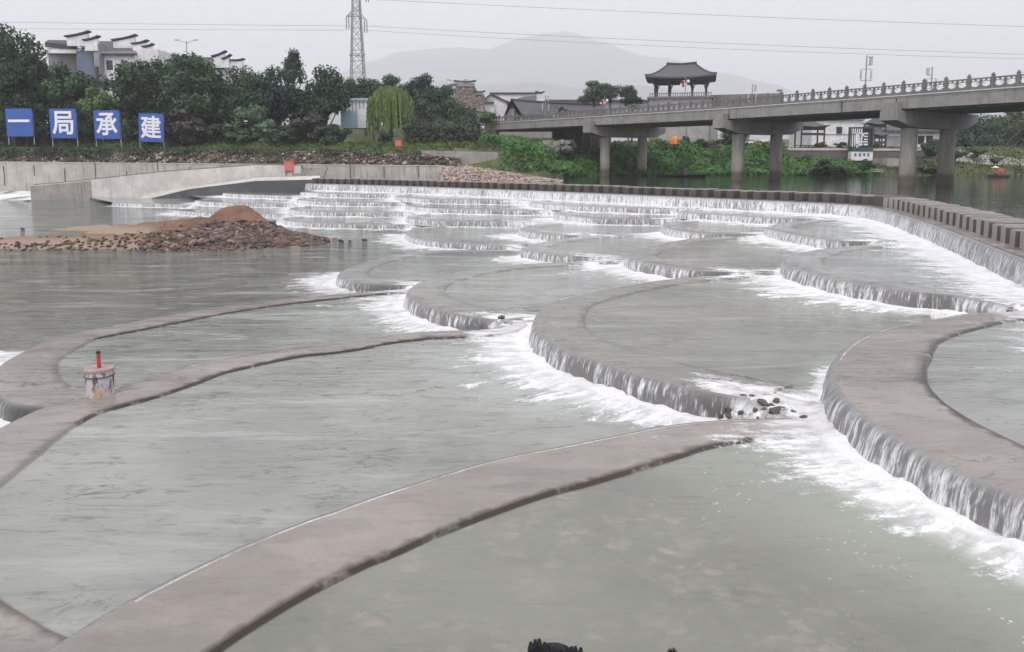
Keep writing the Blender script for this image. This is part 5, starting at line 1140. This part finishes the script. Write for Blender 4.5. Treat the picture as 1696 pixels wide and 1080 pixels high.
# --- boats and people
def person(name, loc, h, pose, shirt, trousers, lab, hat=None, rz=0):
    """one continuous skinned body; joints in units of standing height 1.0"""
    me = bpy.data.meshes.new('body'); J = dict(pel=(0,0,.52,.085), wst=(0,0,.62,.075), chs=(0,-.01,.74,.10), nk=(0,-.01,.83,.035), hd=(0,-.02,.90,.058), top=(0,-.015,.965,.05),
        shl=(.10,0,.80,.038), ell=(.14,-.02,.64,.028), hal=(.13,-.09,.52,.02), shr=(-.10,0,.80,.038), elr=(-.14,-.02,.64,.028), har=(-.13,-.09,.52,.02),
        hpl=(.055,0,.49,.062), knl=(.065,-.01,.28,.042), fol=(.07,0,.05,.028), tol=(.075,-.07,.02,.024), hpr=(-.055,0,.49,.062), knr=(-.065,-.01,.28,.042), for_=(-.07,0,.05,.028), tor=(-.075,-.07,.02,.024))
    if pose == 'sit':
        for a_ in list(J): x, y, z, r_ = J[a_]; J[a_] = (x, y, z-.38, r_)
        for s_, sg in (('l', 1), ('r', -1)): J['kn'+s_] = (sg*.07, -.20, .13, .042); J['fo'+('l' if s_ == 'l' else 'r_')] = (sg*.075, -.30, .03, .028); J['to'+s_] = (sg*.075, -.36, .02, .024); J['ha'+s_] = (sg*.12, -.22, .22, .02); J['el'+s_] = (sg*.15, -.08, .28, .028)
        J['for_'] = (-.075, -.30, .03, .028); J['fol'] = (.075, -.30, .03, .028)
    names = list(J); E = [('pel','wst'),('wst','chs'),('chs','nk'),('nk','hd'),('hd','top'),('chs','shl'),('shl','ell'),('ell','hal'),('chs','shr'),('shr','elr'),('elr','har'),('pel','hpl'),('hpl','knl'),('knl','fol'),('fol','tol'),('pel','hpr'),('hpr','knr'),('knr','for_'),('for_','tor')]
    me.from_pydata([tuple(c*h for c in J[a_][:3]) for a_ in names], [(names.index(a_), names.index(b_)) for a_, b_ in E], []); o = bpy.data.objects.new('t', me); COL.objects.link(o)
    md_ = o.modifiers.new('s', 'SKIN'); 
    for i, a_ in enumerate(names): me.skin_vertices[0].data[i].radius = (J[a_][3]*h,)*2
    me.skin_vertices[0].data[0].use_root = True; o.modifiers.new('d', 'SUBSURF').levels = 2; bpy.context.view_layer.update(); dg = bpy.context.evaluated_depsgraph_get()
    m2 = bpy.data.meshes.new_from_object(o.evaluated_get(dg)); bpy.data.objects.remove(o); m2.materials.clear(); sk = simple('skin', (.38,.24,.17), .6, .1)
    for m_ in (sk, shirt, trousers): m2.materials.append(m_)
    off = -.38*h if pose == 'sit' else 0
    for p_ in m2.polygons:
        c_ = p_.center; z_ = c_.z-off; hand = (c_.x**2)**.5 > .105*h and z_ < .58*h
        p_.material_index = 0 if z_ > .845*h or (hand and z_ > .3*h and pose != 'sit') else (1 if z_ > .53*h else 2); p_.use_smooth = True
    m2.name = name; b_ = bpy.data.objects.new(name, m2); COL.objects.link(b_); b_.location = loc; b_.rotation_euler = (0,0,rz); tag(b_, lab, 'person')
    if pose != 'sit' or not hat: mbh = MB(); zc = (J['top'][2])*h; mbh.tube([(0,0,zc-.03*h),(0,0,zc+.02*h),(0,0,zc+.045*h)], [.06*h,.055*h,.02*h], 10); hh_ = mbh.build('hair', simple('black_hair', (.02,.018,.016)), b_)
    if hat: mbh = MB(); zc = J['top'][2]*h; mbh.tube([(0,-.02,zc-.012*h),(0,-.02,zc),(0,-.02,zc+.035*h),(0,-.02,zc+.12*h)], [.24*h,.235*h,.15*h,.02*h], 16); mbh.build('hat', hat, b_)
    return b_
def boat(name, a_, b_, wid, hgt, mat, lab, cat):
    v = b_-a_; L = v.length; ang_ = math.atan2(v.y, v.x); r = empty(name, ((a_.x+b_.x)/2, (a_.y+b_.y)/2, 0), ang_, lab, cat); V = []; n = 14; S_ = [(-1,.9),(-.85,0),(-.5,-.35),(.5,-.35),(.85,0),(1,.9)]
    for i in range(n+1):
        f = i/n; w_ = wid/2*(math.sin(math.pi*min(1, max(0, .08+f*.84)))**.5); sh_ = hgt*(1+.9*abs(2*f-1)**3)
        for (x, z) in S_: V.append(((f-.5)*L, x*w_, z*sh_*.45+.02))
    F = [(i*6+j, i*6+j+1, i*6+7+j, i*6+6+j) for i in range(n) for j in range(5)]; mb = MB(); mb.add(V, F); mb.build('hull', mat, r, True)
    mb = MB(); mb.tube([Vector(V[i*6]) for i in range(n+1)], .035, 5); mb.tube([Vector(V[i*6+5]) for i in range(n+1)], .035, 5); mb.build('gunwale', M_WOOD, r); mb = MB()
    for f in (-.25, .1, .35): mb.box((f*L, 0, hgt*.3), (.25, wid*.8, .05))
    mb.build('thwart', M_WOOD, r); mb = MB(); mb.box((0,0,.03), (L*.8, wid*.6, .04)); mb.build('floor_board', M_WOOD, r); return r
M_DKB = simple('black_boat_wood', (.025,.022,.022), .6)
b1 = boat('fishing_boat', at(1088,290,88.5), at(1168,292,86.5), 1.2, .42, M_DKB, 'long black wooden boat moored at the weedy bank under the bridge', 'boat')
q = gz(1136, 291, .06); q.y = 87.5; q = at(1136.5, 262, 87.5); person('person', (q.x, q.y, .08), 1.72, 'stand', simple('navy_jacket', (.03,.06,.13)), simple('pale_trousers', (.28,.28,.30)), 'person in a dark blue jacket standing on the black boat', None, .5)
b2 = boat('raft', at(1632,291,86), at(1668,291,87), 1.4, .4, simple('grey_raft', (.14,.10,.10)), 'small low raft carrying two people on the green water at right', 'boat')
q = at(1649, 290, 86.6); person('person', (q.x-.1, 86.6, .16), 1.6, 'sit', simple('dark_red_vest', (.42,.10,.10)), simple('dark_trousers', (.04,.04,.05)), 'person in a wide pale straw hat sitting in the raft', simple('pale_green_hat', (.62,.72,.55), .8, .05), .2)
q = at(1658, 290, 86.8); person('person', (q.x, 86.85, .16), 1.6, 'sit', simple('red_life_vest', (.55,.08,.10)), simple('grey_trousers', (.10,.10,.11)), 'bare headed person in a red vest sitting in the raft', None, -.6)
# mooring posts and a thin pole by the columns
for (u, vt, vb, Y, lab) in ((1682,279,287,92,'left dark mooring post in the grass by the path'),(1692,280,287,92,'right dark mooring post near the picture edge'),(1516,270,292,82,'thin black pole standing in the water by the right pier'),(1580,265,294,80,'leafy dark stake in the water right of the right pier')):
    a_ = at(u, vt, Y); mb = MB(); z_ = min(0, at(u, vb, Y).z)-.5; mb.tube([(a_.x,Y,z_),(a_.x+.04,Y,(a_.z+z_)/2),(a_.x,Y,a_.z)], [.12,.11,.08], 8); tag(mb.build('mooring_post', M_WOOD), lab, 'post')
V = []; n = 24
for i in range(n+1):
    f = i/n; x = 62+26*f; y = 104-8*f; V += [(x+q_*.3, y+q_, hland(x+q_*.3, y+q_)+.07) for q_ in (0, 1.3, 2.6, 3.9)]
rawmesh('path', V, [(4*i+k, 4*i+4+k, 4*i+5+k, 4*i+1+k) for i in range(n) for k in range(3)], M_CONC2, None, None, True, 4)['kind'] = 'structure'

# ================================================================== TREES AND PLANTS
def leaf_mat(name, c, var=.35, tip=None):
    t = NT(name); f = t.attr('tint'); n = t.noise(t.pos(), .55, 3, .6)
    lo = tuple(x*(1-var) for x in c); hi = tuple(x*(1+var*1.3) for x in (tip or c)); k = t.math('ADD', t.math('MULTIPLY', f, .6), t.math('MULTIPLY', n, .4))
    t.set(Base_Color=t.mix(t.ramp(k, .2, .8), lo, hi), Roughness=.7, Specular_IOR_Level=.25); return t.m
LM = {'dark': leaf_mat('dark_green_leaves', (.030,.062,.031)), 'mid': leaf_mat('mid_green_leaves', (.046,.088,.040)), 'light': leaf_mat('light_green_leaves', (.085,.15,.05)),
      'purple': leaf_mat('brown_purple_leaves', (.058,.053,.048)), 'willow': leaf_mat('willow_leaves', (.12,.185,.05)), 'blue': leaf_mat('blue_green_leaves', (.033,.066,.048)), 'pale': leaf_mat('pale_green_leaves', (.085,.14,.075)), 'bright': leaf_mat('bright_bank_leaves', (.05,.125,.028)), 'olive': leaf_mat('olive_leaves', (.075,.095,.035))}
M_BARK = simple('grey_brown_bark', (.085,.07,.055), .95, .3, 3, .5)
def leaves_from(P, Nn, size, rng, asp=1.7, droop=0):
    """leaf sized quads at P, loosely facing along Nn"""
    n = len(P); N = Nn+rng.normal(0, .55, (n,3)); N /= np.linalg.norm(N, axis=1)[:,None]+1e-9
    U = np.cross(N, rng.normal(0, 1, (n,3))); U /= np.linalg.norm(U, axis=1)[:,None]+1e-9
    if droop: U = U*(1-droop)+np.array([0,0,-1])*droop; U /= np.linalg.norm(U, axis=1)[:,None]
    Vv = np.cross(N, U); Vv /= np.linalg.norm(Vv, axis=1)[:,None]+1e-9; s = size*rng.uniform(.55, 1.35, (n,1)); a = U*s*asp*.5; b = Vv*s*.5
    V = np.stack([P-a, P+b*.8-a*.1, P+a, P-b*.8-a*.1], 1).reshape(-1,3); F = np.arange(4*n).reshape(n,4); return V, F
def crown_mesh(name, seed, n=5200, leaf=.075, clumps=26, flat=1.0, sparse=0.0, conif=False):
    rng = np.random.default_rng(seed); C = []; Rr = []
    for i in range(clumps):
        while True:
            p = rng.uniform(-1, 1, 3)
            if np.linalg.norm(p) < 1: break
        p = p/np.linalg.norm(p)*rng.uniform(.35, .78); p[2] *= .95
        if p[2] < -.55: p[:2] *= .75
        if conif: p[:2] *= (1-p[2])*.55; 
        C.append(p); Rr.append(rng.uniform(.20, .40)*(1-.3*sparse))
    C = np.array(C); Rr = np.array(Rr); w = Rr**2; w /= w.sum(); k = rng.choice(len(C), n, p=w); d = rng.normal(0, 1, (n,3)); d /= np.linalg.norm(d, axis=1)[:,None]
    rad = Rr[k][:,None]*(rng.uniform(.25, 1, (n,1))**.45)*(1+.22*rng.normal(0, 1, (n,1))*(.5+sparse)); P = C[k]+d*rad*np.array([1,1,.8]); P[:,2] *= flat
    V, F = leaves_from(P, d+np.array([0,0,.35]), leaf, rng); tint = np.repeat(np.clip(rng.normal(.45, .2, n)+(rng.random(len(C))[k]-.5)*.45+d[:,2]*.12, 0, 1), 4)
    me_o = rawmesh(name, V, F, LM['mid'], dict(tint=tint), None, False, 4); me = me_o.data; bpy.data.objects.remove(me_o); return me
CROWNS = [crown_mesh('crown', 11), crown_mesh('crown', 12, 6200, .07, 34), crown_mesh('crown', 13, 4800, .08, 20), crown_mesh('crown', 14, 5600, .07, 30), crown_mesh('crown', 15, 3000, .065, 26, 1, .9)]
CONIF = crown_mesh('crown', 21, 2600, .075, 30, 1.15, .7, True)
BUSH = [crown_mesh('foliage', 31, 1700, .13, 14, .8), crown_mesh('foliage', 32, 1500, .15, 12, .8), crown_mesh('foliage', 33, 1900, .11, 16, .85, .4)]
def willow_mesh():
    rng = np.random.default_rng(5); P = []; T_ = []
    for k in range(330):
        a = rng.uniform(0, 2*math.pi); r_ = math.sqrt(rng.random())*.92; x, y = r_*math.cos(a), r_*math.sin(a); zt_ = .95*math.sqrt(max(0, 1-r_*r_))-.05+rng.uniform(-.08,.08); L = rng.uniform(.6, 1.5); n = int(L*26); tt = rng.random()
        for i in range(n): f = i/n; P.append((x*(1+.12*f)+rng.normal(0,.012), y*(1+.12*f)+rng.normal(0,.012), max(-1.0, zt_-L*f+.06*math.sin(f*5)))); T_.append(tt*.7+.3*rng.random())
    P = np.array(P); V, F = leaves_from(P, np.tile(np.array([0,-1,.1]), (len(P),1)), .055, rng, 2.6, .8); o = rawmesh('crown', V, F, LM['willow'], dict(tint=np.repeat(T_, 4)), None, False, 4); me = o.data; bpy.data.objects.remove(o); return me
WILL = willow_mesh()
def put_mesh(name, me, mat, parent, loc, sc, rz):
    o = bpy.data.objects.new(name, me); COL.objects.link(o); o.parent = parent; o.location = loc; o.scale = sc; o.rotation_euler = (0,0,rz)
    o.material_slots[0].link = 'OBJECT'; o.material_slots[0].material = mat; return o
def gh(x, y): return hland(x, y)
def tree(u, vt, w, vb, Y, mat, lab, mesh=None, name='tree', group='trees on the left bank', dens=1.0, base=None):
    a = at(u, vt, Y); b = at(u, vb, Y); g = gh(a.x, Y) if base is None else base; rx = w/2*Y/FPX; hz = (a.z-b.z)/2; r = empty(name, (a.x, Y, g-.1), 0, lab, 'tree' , group); cz = (a.z+b.z)/2-g+.1
    me = mesh or CROWNS[random.randrange(4)]; put_mesh('crown', me, LM[mat], r, (0,0,cz), (rx*1.08, rx*1.0, hz*1.06), random.uniform(0, 6.28))
    mb = MB(); tw = max(.1, rx*.065); x1, y1 = random.uniform(-.3,.3), random.uniform(-.3,.3); mb.tube([(0,0,-.4),(x1*.3,y1*.3,max(.5,cz-hz*.9)),(x1,y1,cz)], [tw*1.3,tw,tw*.5], 7)
    for k in range(5): an = k*1.26+random.uniform(-.3,.3); z0 = max(.4, cz-hz*random.uniform(.5,1.0)); mb.tube([(x1*.4,y1*.4,z0),(math.cos(an)*rx*.35,math.sin(an)*rx*.35,z0+hz*.5),(math.cos(an)*rx*.65,math.sin(an)*rx*.65,z0+hz*.85)], [tw*.55,tw*.35,tw*.12], 5)
    mb.build('trunk', M_BARK, r); return r
def bush(u, vt, w, vb, Y, mat, lab, group, mesh=None):
    a = at(u, vt, Y); b = at(u, vb, Y); g = min(gh(a.x, Y), b.z+.3) if Y > 70 else b.z; rx = w/2*Y/FPX; r = empty('shrub', (a.x, Y, g-.1), 0, lab, 'shrub', group); hz = (a.z-b.z)/2+.1; cz = (a.z+b.z)/2-g+.1
    put_mesh('foliage', mesh or random.choice(BUSH), LM[mat], r, (0,0,cz), (rx*1.1, rx*.9, hz*1.1), random.uniform(0, 6.28)); mb = MB()
    for k in range(4): an = k*1.6; mb.tube([(0,0,-.2),(math.cos(an)*rx*.3,math.sin(an)*rx*.3,cz*.8),(math.cos(an)*rx*.5,math.sin(an)*rx*.5,cz+hz*.4)], [.05,.035,.015], 4)
    mb.build('stem', M_BARK, r); return r
C1, C2, C3, C4, CS = CROWNS
for a_ in [
 (10, 32, 118, 200, 88, 'dark', 'tall dark tree filling the upper left corner of the picture', C2), (62, 92, 100, 205, 90, 'blue', 'blue green rounded tree behind the first and second sign panels', C1), (-30, 70, 90, 215, 86, 'dark', 'dark tree cut by the left picture edge', C3),
 (40, 140, 100, 232, 86.5, 'dark', 'low dark tree right above the single stroke sign', C4), (118, 104, 92, 215, 89, 'mid', 'mid green tree in front of the blue shaded house wall', C3), (122, 160, 80, 235, 87, 'dark', 'dark low tree between the first two sign panels', C1),
 (166, 142, 66, 225, 87, 'light', 'lighter green narrow tree above the third sign panel', C3), (228, 74, 118, 198, 91, 'dark', 'sparse dark tree with pale gaps in front of the second house', CS), (215, 95, 95, 225, 93, 'mid', 'round tree behind the sparse one, above the fourth sign', C2),
 (196, 160, 80, 238, 89, 'dark', 'dark undergrowth tree behind the third sign panel', C4), (312, 82, 128, 215, 89, 'mid', 'broad green tree in front of the smaller house', C2), (276, 72, 60, 160, 95, 'dark', 'thin topped tree whose crown pokes above the green mass', CS), (268, 130, 90, 235, 91, 'dark', 'dark tree in the shade behind the brown shrub', C1),
 (352, 112, 80, 222, 92, 'blue', 'blue green tree left of the pale umbrella tree', C4), (396, 100, 74, 215, 91, 'mid', 'tree with a pointed top left of the tall dark pair', C1), (340, 160, 90, 240, 90, 'dark', 'dark low tree beneath the broad green one', C3),
 (484, 72, 62, 150, 99, 'dark', 'thin spiky conifer rising behind the dark pair', CONIF), (456, 104, 96, 220, 90, 'blue', 'left one of the two big dark round trees in the middle of the bank', C2), (536, 98, 88, 222, 89, 'dark', 'right one of the two big dark round trees, next to the container', C1), (500, 140, 90, 228, 91, 'dark', 'dark tree filling the gap between the big pair', C3),
 (570, 118, 50, 180, 104, 'mid', 'small tree just left of the pylon foot', C4), (604, 126, 62, 168, 103, 'mid', 'tree crown at the foot of the pylon', C1), (645, 120, 84, 190, 102, 'mid', 'tree behind the willow', C2), (690, 121, 74, 200, 100, 'blue', 'dark tree crown right behind the willow top', C3), (724, 124, 66, 215, 99, 'mid', 'tree with uneven top right of the willow', CS), (722, 135, 80, 220, 96, 'dark', 'full dark tree in front of the uneven topped one', C4),
 (752, 160, 74, 240, 92, 'mid', 'leaning tree beside the stone house', C2), (775, 178, 52, 248, 90, 'blue', 'blue dark tree overhanging the left bridge end', C1), (700, 160, 70, 235, 91, 'mid', 'rounded tree between willow and bridge end', C2), (733, 195, 80, 248, 88, 'dark', 'dark low tree by the bamboo fence', C3), (672, 165, 50, 215, 93, 'dark', 'dark tree hidden by the right edge of the willow', C4),
 (618, 160, 30, 210, 90, 'dark', 'narrow dark tree between container and willow', C1), (412, 168, 66, 230, 86, 'pale', 'pale umbrella shaped tree standing before the dark ones', C3),
]: tree(*a_[:7], mesh=a_[7])
tree(646, 144, 73, 220, 89, 'willow', 'yellow green weeping willow hanging over the grass slope', WILL, 'willow')
for a_ in [
 (985, 131, 62, 178, 122, 'mid', 'round tree crown above the bridge rail, left of the pavilion', C2), (1012, 129, 46, 172, 125, 'mid', 'lighter sparse crown leaning right of the round tree', CS), (1042, 138, 34, 172, 122, 'dark', 'small dark crown left of the pavilion roof', C1), (1048, 156, 40, 182, 121, 'dark', 'low dark crown at the bridge rail before the pavilion', C3), (1210, 208, 62, 248, 108, 'mid', 'green tree under the bridge beside the middle pier', C2), (1136, 222, 18, 246, 106, 'dark', 'slender dark shrub tree before the pale grey building', C4), (1162, 228, 34, 248, 106, 'mid', 'low round tree before the pale grey building', C1)]: tree(*a_[:7], mesh=a_[7], group='trees round the bridge')
for a_ in [
 (1600, 190, 70, 285, 118, 'blue', 'dark blue green tree right of the nearest pier', C1), (1636, 185, 90, 280, 122, 'mid', 'wide misty tree on the far right bank', C2), (1680, 175, 90, 280, 124, 'olive', 'yellowish green tree near the right picture edge', C3), (1720, 180, 90, 285, 120, 'mid', 'tree cut by the right picture edge', C4), (1612, 235, 60, 290, 112, 'dark', 'dark tree low behind the bright bush', C3), (1660, 228, 90, 284, 114, 'blue', 'dark tree mass above the riverside path', C1), (1708, 235, 70, 284, 112, 'dark', 'dark tree above the path at the edge', C2),
 (1576, 205, 50, 280, 126, 'dark', 'dark tree half hidden by the right column', C4), (1760, 170, 110, 290, 118, 'mid', 'large tree just outside the right edge', C1), (1550, 228, 44, 262, 116, 'mid', 'tree between the two columns of the nearest pier', C2), (1850, 180, 130, 300, 112, 'dark', 'tree beyond the right edge, mirrored in the river', C3)]: tree(*a_[:7], mesh=a_[7], group='trees on the right bank')
for a_ in [
 (300, 176, 90, 244, 84.5, 'purple', 'brown leafless looking shrub right of the fourth sign'), (352, 200, 70, 244, 85.5, 'dark', 'dark shrub right of the brown one'), (395, 205, 60, 244, 85, 'mid', 'green shrub below the pale umbrella tree'), (440, 195, 58, 243, 84.5, 'pale', 'pale broad leaved shrub in the middle of the bank'), (515, 182, 84, 246, 84.5, 'purple', 'dark purple brown shrub above the stone wall'), (470, 215, 50, 245, 83.5, 'mid', 'green shrub left of the purple one'), (556, 200, 48, 244, 84, 'dark', 'dark shrub at the edge of the grass slope'), (545, 222, 30, 247, 82.5, 'mid', 'small round shrub on the wall top'),
 (636, 215, 34, 244, 83, 'dark', 'small dark shrub in the grass under the willow'), (686, 226, 26, 246, 82, 'olive', 'little olive shrub right of the red box'), (712, 224, 40, 246, 84, 'dark', 'dark shrub by the fence'), (205, 195, 20, 232, 84, 'light', 'light green shrub between third and fourth sign'), (243, 205, 50, 240, 85.5, 'dark', 'dark shrub right behind the fourth sign'), (70, 205, 30, 236, 84.5, 'dark', 'dark shrub between the first two signs'), (140, 205, 30, 236, 84.5, 'dark', 'dark shrub between the second and third sign'),
 (1618, 240, 34, 262, 104, 'light', 'round bright green bush on the right bank'), (1580, 244, 40, 268, 103, 'mid', 'green bush right of the nearest pier'), (1650, 258, 30, 272, 100, 'light', 'low bush left of the path'), (1540, 232, 40, 268, 99.5, 'mid', 'bush between the columns of the nearest pier'), (1545, 262, 60, 290, 96, 'olive', 'low olive reeds at the column foot'), (1435, 262, 34, 290, 95, 'dark', 'dark rounded bush under the white sign base'), (1365, 262, 50, 288, 95, 'mid', 'broad dark green bush in the weedy bank'), (1388, 272, 44, 292, 93, 'dark', 'dark bush at the waterline left of the sign'),
 (1395, 234, 26, 247, 106.5, 'dark', 'clipped shrub before the white villa'), (1360, 235, 28, 247, 106.5, 'olive', 'garden shrub left of the villa window'), (1450, 236, 20, 247, 106.5, 'mid', 'garden shrub right of the lattice sign'), (805, 182, 60, 206, 112, 'light', 'bright green shrubs behind the left end of the bridge rail'), (852, 245, 40, 264, 84, 'bright', 'bright bush at the grey wall end under the bridge')]: bush(*a_, 'shrubs of the river banks')
# ---- masses of leaves and grass over the banks: nobody could count them
def scatter(name, lab, mat, n, fn, size, seed, up=.8, asp=2.2, droop=0):
    rng = np.random.default_rng(seed); P = []
    while len(P) < n:
        q = fn(rng)
        if q is not None: P.append(q)
    P = np.array(P); N = rng.normal(0, .5, (n,3))+np.array([0,-.6,up]); V, F = leaves_from(P, N, size, rng, asp, droop)
    c = np.array([noise.noise(Vector((p[0]*.45, p[1]*.45, p[2]*.6))) for p in P]); o = rawmesh(name, V, F, mat, dict(tint=np.repeat(np.clip(.5+c*.9+rng.normal(0,.15,n), 0, 1), 4)), None, False, 4)
    return tag(o, lab, 'vegetation', None, 'stuff')
def f_far(x0, x1, d0, d1, hh, sc=.35):
    def fn(rng):
        x = rng.uniform(x0, x1); y = rng.uniform(80, 112); d = bank_d(x, y)
        if not (d0 < d < d1): return None
        m = noise.noise(Vector((x*sc, y*sc, 7))); k = hh*(.55+1.1*max(0, m+.25)); return (x, y, hland(x, y, d)+rng.random()**.6*k)
    return fn
scatter('undergrowth', 'rank green weeds covering the far bank under the bridge', LM['bright'], 17000, f_far(5, 46, -.5, 9, 1.15), .30, 1)
def f_corner(rng):
    x = rng.uniform(-3.5, 9); y = rng.uniform(75, 104); d = bank_d(x, y)
    if d < .4 or (x < 4 and d < 2.4): return None
    if x < -1.1 and y < 80: return None
    return (x, y, hland(x, y, d)+rng.random()**.7*(.9+.5*noise.noise(Vector((x*.5, y*.5, 3)))))
scatter('undergrowth', 'bright weeds filling the corner between the gravel slope and the bridge', LM['bright'], 11000, f_corner, .26, 9)
scatter('undergrowth', 'darker olive brush along the top of the far bank', LM['olive'], 7000, f_far(14, 42, 8, 15, .9), .28, 2)
scatter('undergrowth', 'dark green leaves hanging over the shaded waterline', LM['dark'], 5000, f_far(6, 44, -.9, 2.2, .7), .28, 3)
scatter('grass', 'short yellow green grass on the right hand river bank', LM['olive'], 14000, f_far(40, 92, -.3, 20, .22), .22, 4)
def f_left(rng):
    x = rng.uniform(-66, -1); d = rng.uniform(3.0 if x < -6 else 5.2, 11); y = float(np.interp(x, BANKA[:6,0], BANKA[:6,1]))+d; return (x, y, hland(x, y)+rng.random()*.22)
LM['grassg'] = leaf_mat('slope_grass', (.06,.095,.022))
scatter('grass', 'grass on the slope behind the rough stone wall', LM['grassg'], 16000, f_left, .17, 5)
def f_wall(rng):
    x = rng.uniform(-66, -9); i = np.interp(x, [p[0] for p in [(-80,82),(-62,81.2),(-46,79.6),(-30,77.6),(-18,75.6),(-8.5,74.0)]], [82,81.2,79.6,77.6,75.6,74.0]); m = noise.noise(Vector((x*.3, 2, 2)))+(.42 if x < -38 else (-.05 if x < -26 else -.2))
    if rng.random() > m+.35: return None
    return (x, i+.25+rng.uniform(-.25,.9), np.interp(x, [-80,-30,-8.5], [3.15,2.95,2.55])+rng.uniform(-.95*max(.1, m+.2), .3))
scatter('creeper', 'dark creeper and weeds hanging over the top of the rough stone wall', LM['dark'], 6500, f_wall, .17, 6)
LM['grassd'] = leaf_mat('understorey_leaves', (.034,.052,.029))
def f_under(rng):
    x = rng.uniform(-66, -22) if rng.random() < .8 else rng.uniform(-12, -4); d = rng.uniform(8, 15); y = float(np.interp(x, BANKA[:6,0], BANKA[:6,1]))+d; m = noise.noise(Vector((x*.25, y*.25, 4))); return (x, y, hland(x, y)+rng.random()*(2.4+1.6*m))
scatter('understorey', 'dark understorey leaves in the shade beneath the left bank trees', LM['grassd'], 15000, f_under, .30, 8)
# ---- air
hz = NT('haze_air'); hz.t.nodes.clear(); o_ = hz.n('ShaderNodeOutputMaterial'); pv_ = hz.n('ShaderNodeVolumePrincipled'); pv_.inputs['Color'].default_value = (.965,.972,1,1); pv_.inputs['Density'].default_value = HAZE; pv_.inputs['Anisotropy'].default_value = 0.0
hz.l(pv_.outputs[0], o_.inputs['Volume'])
mb = MB(); mb.box((100, 3400, 590), (9000, 7000, 1190)); ho = mb.build('haze', hz.m); tag(ho, None, None, None, 'stuff')
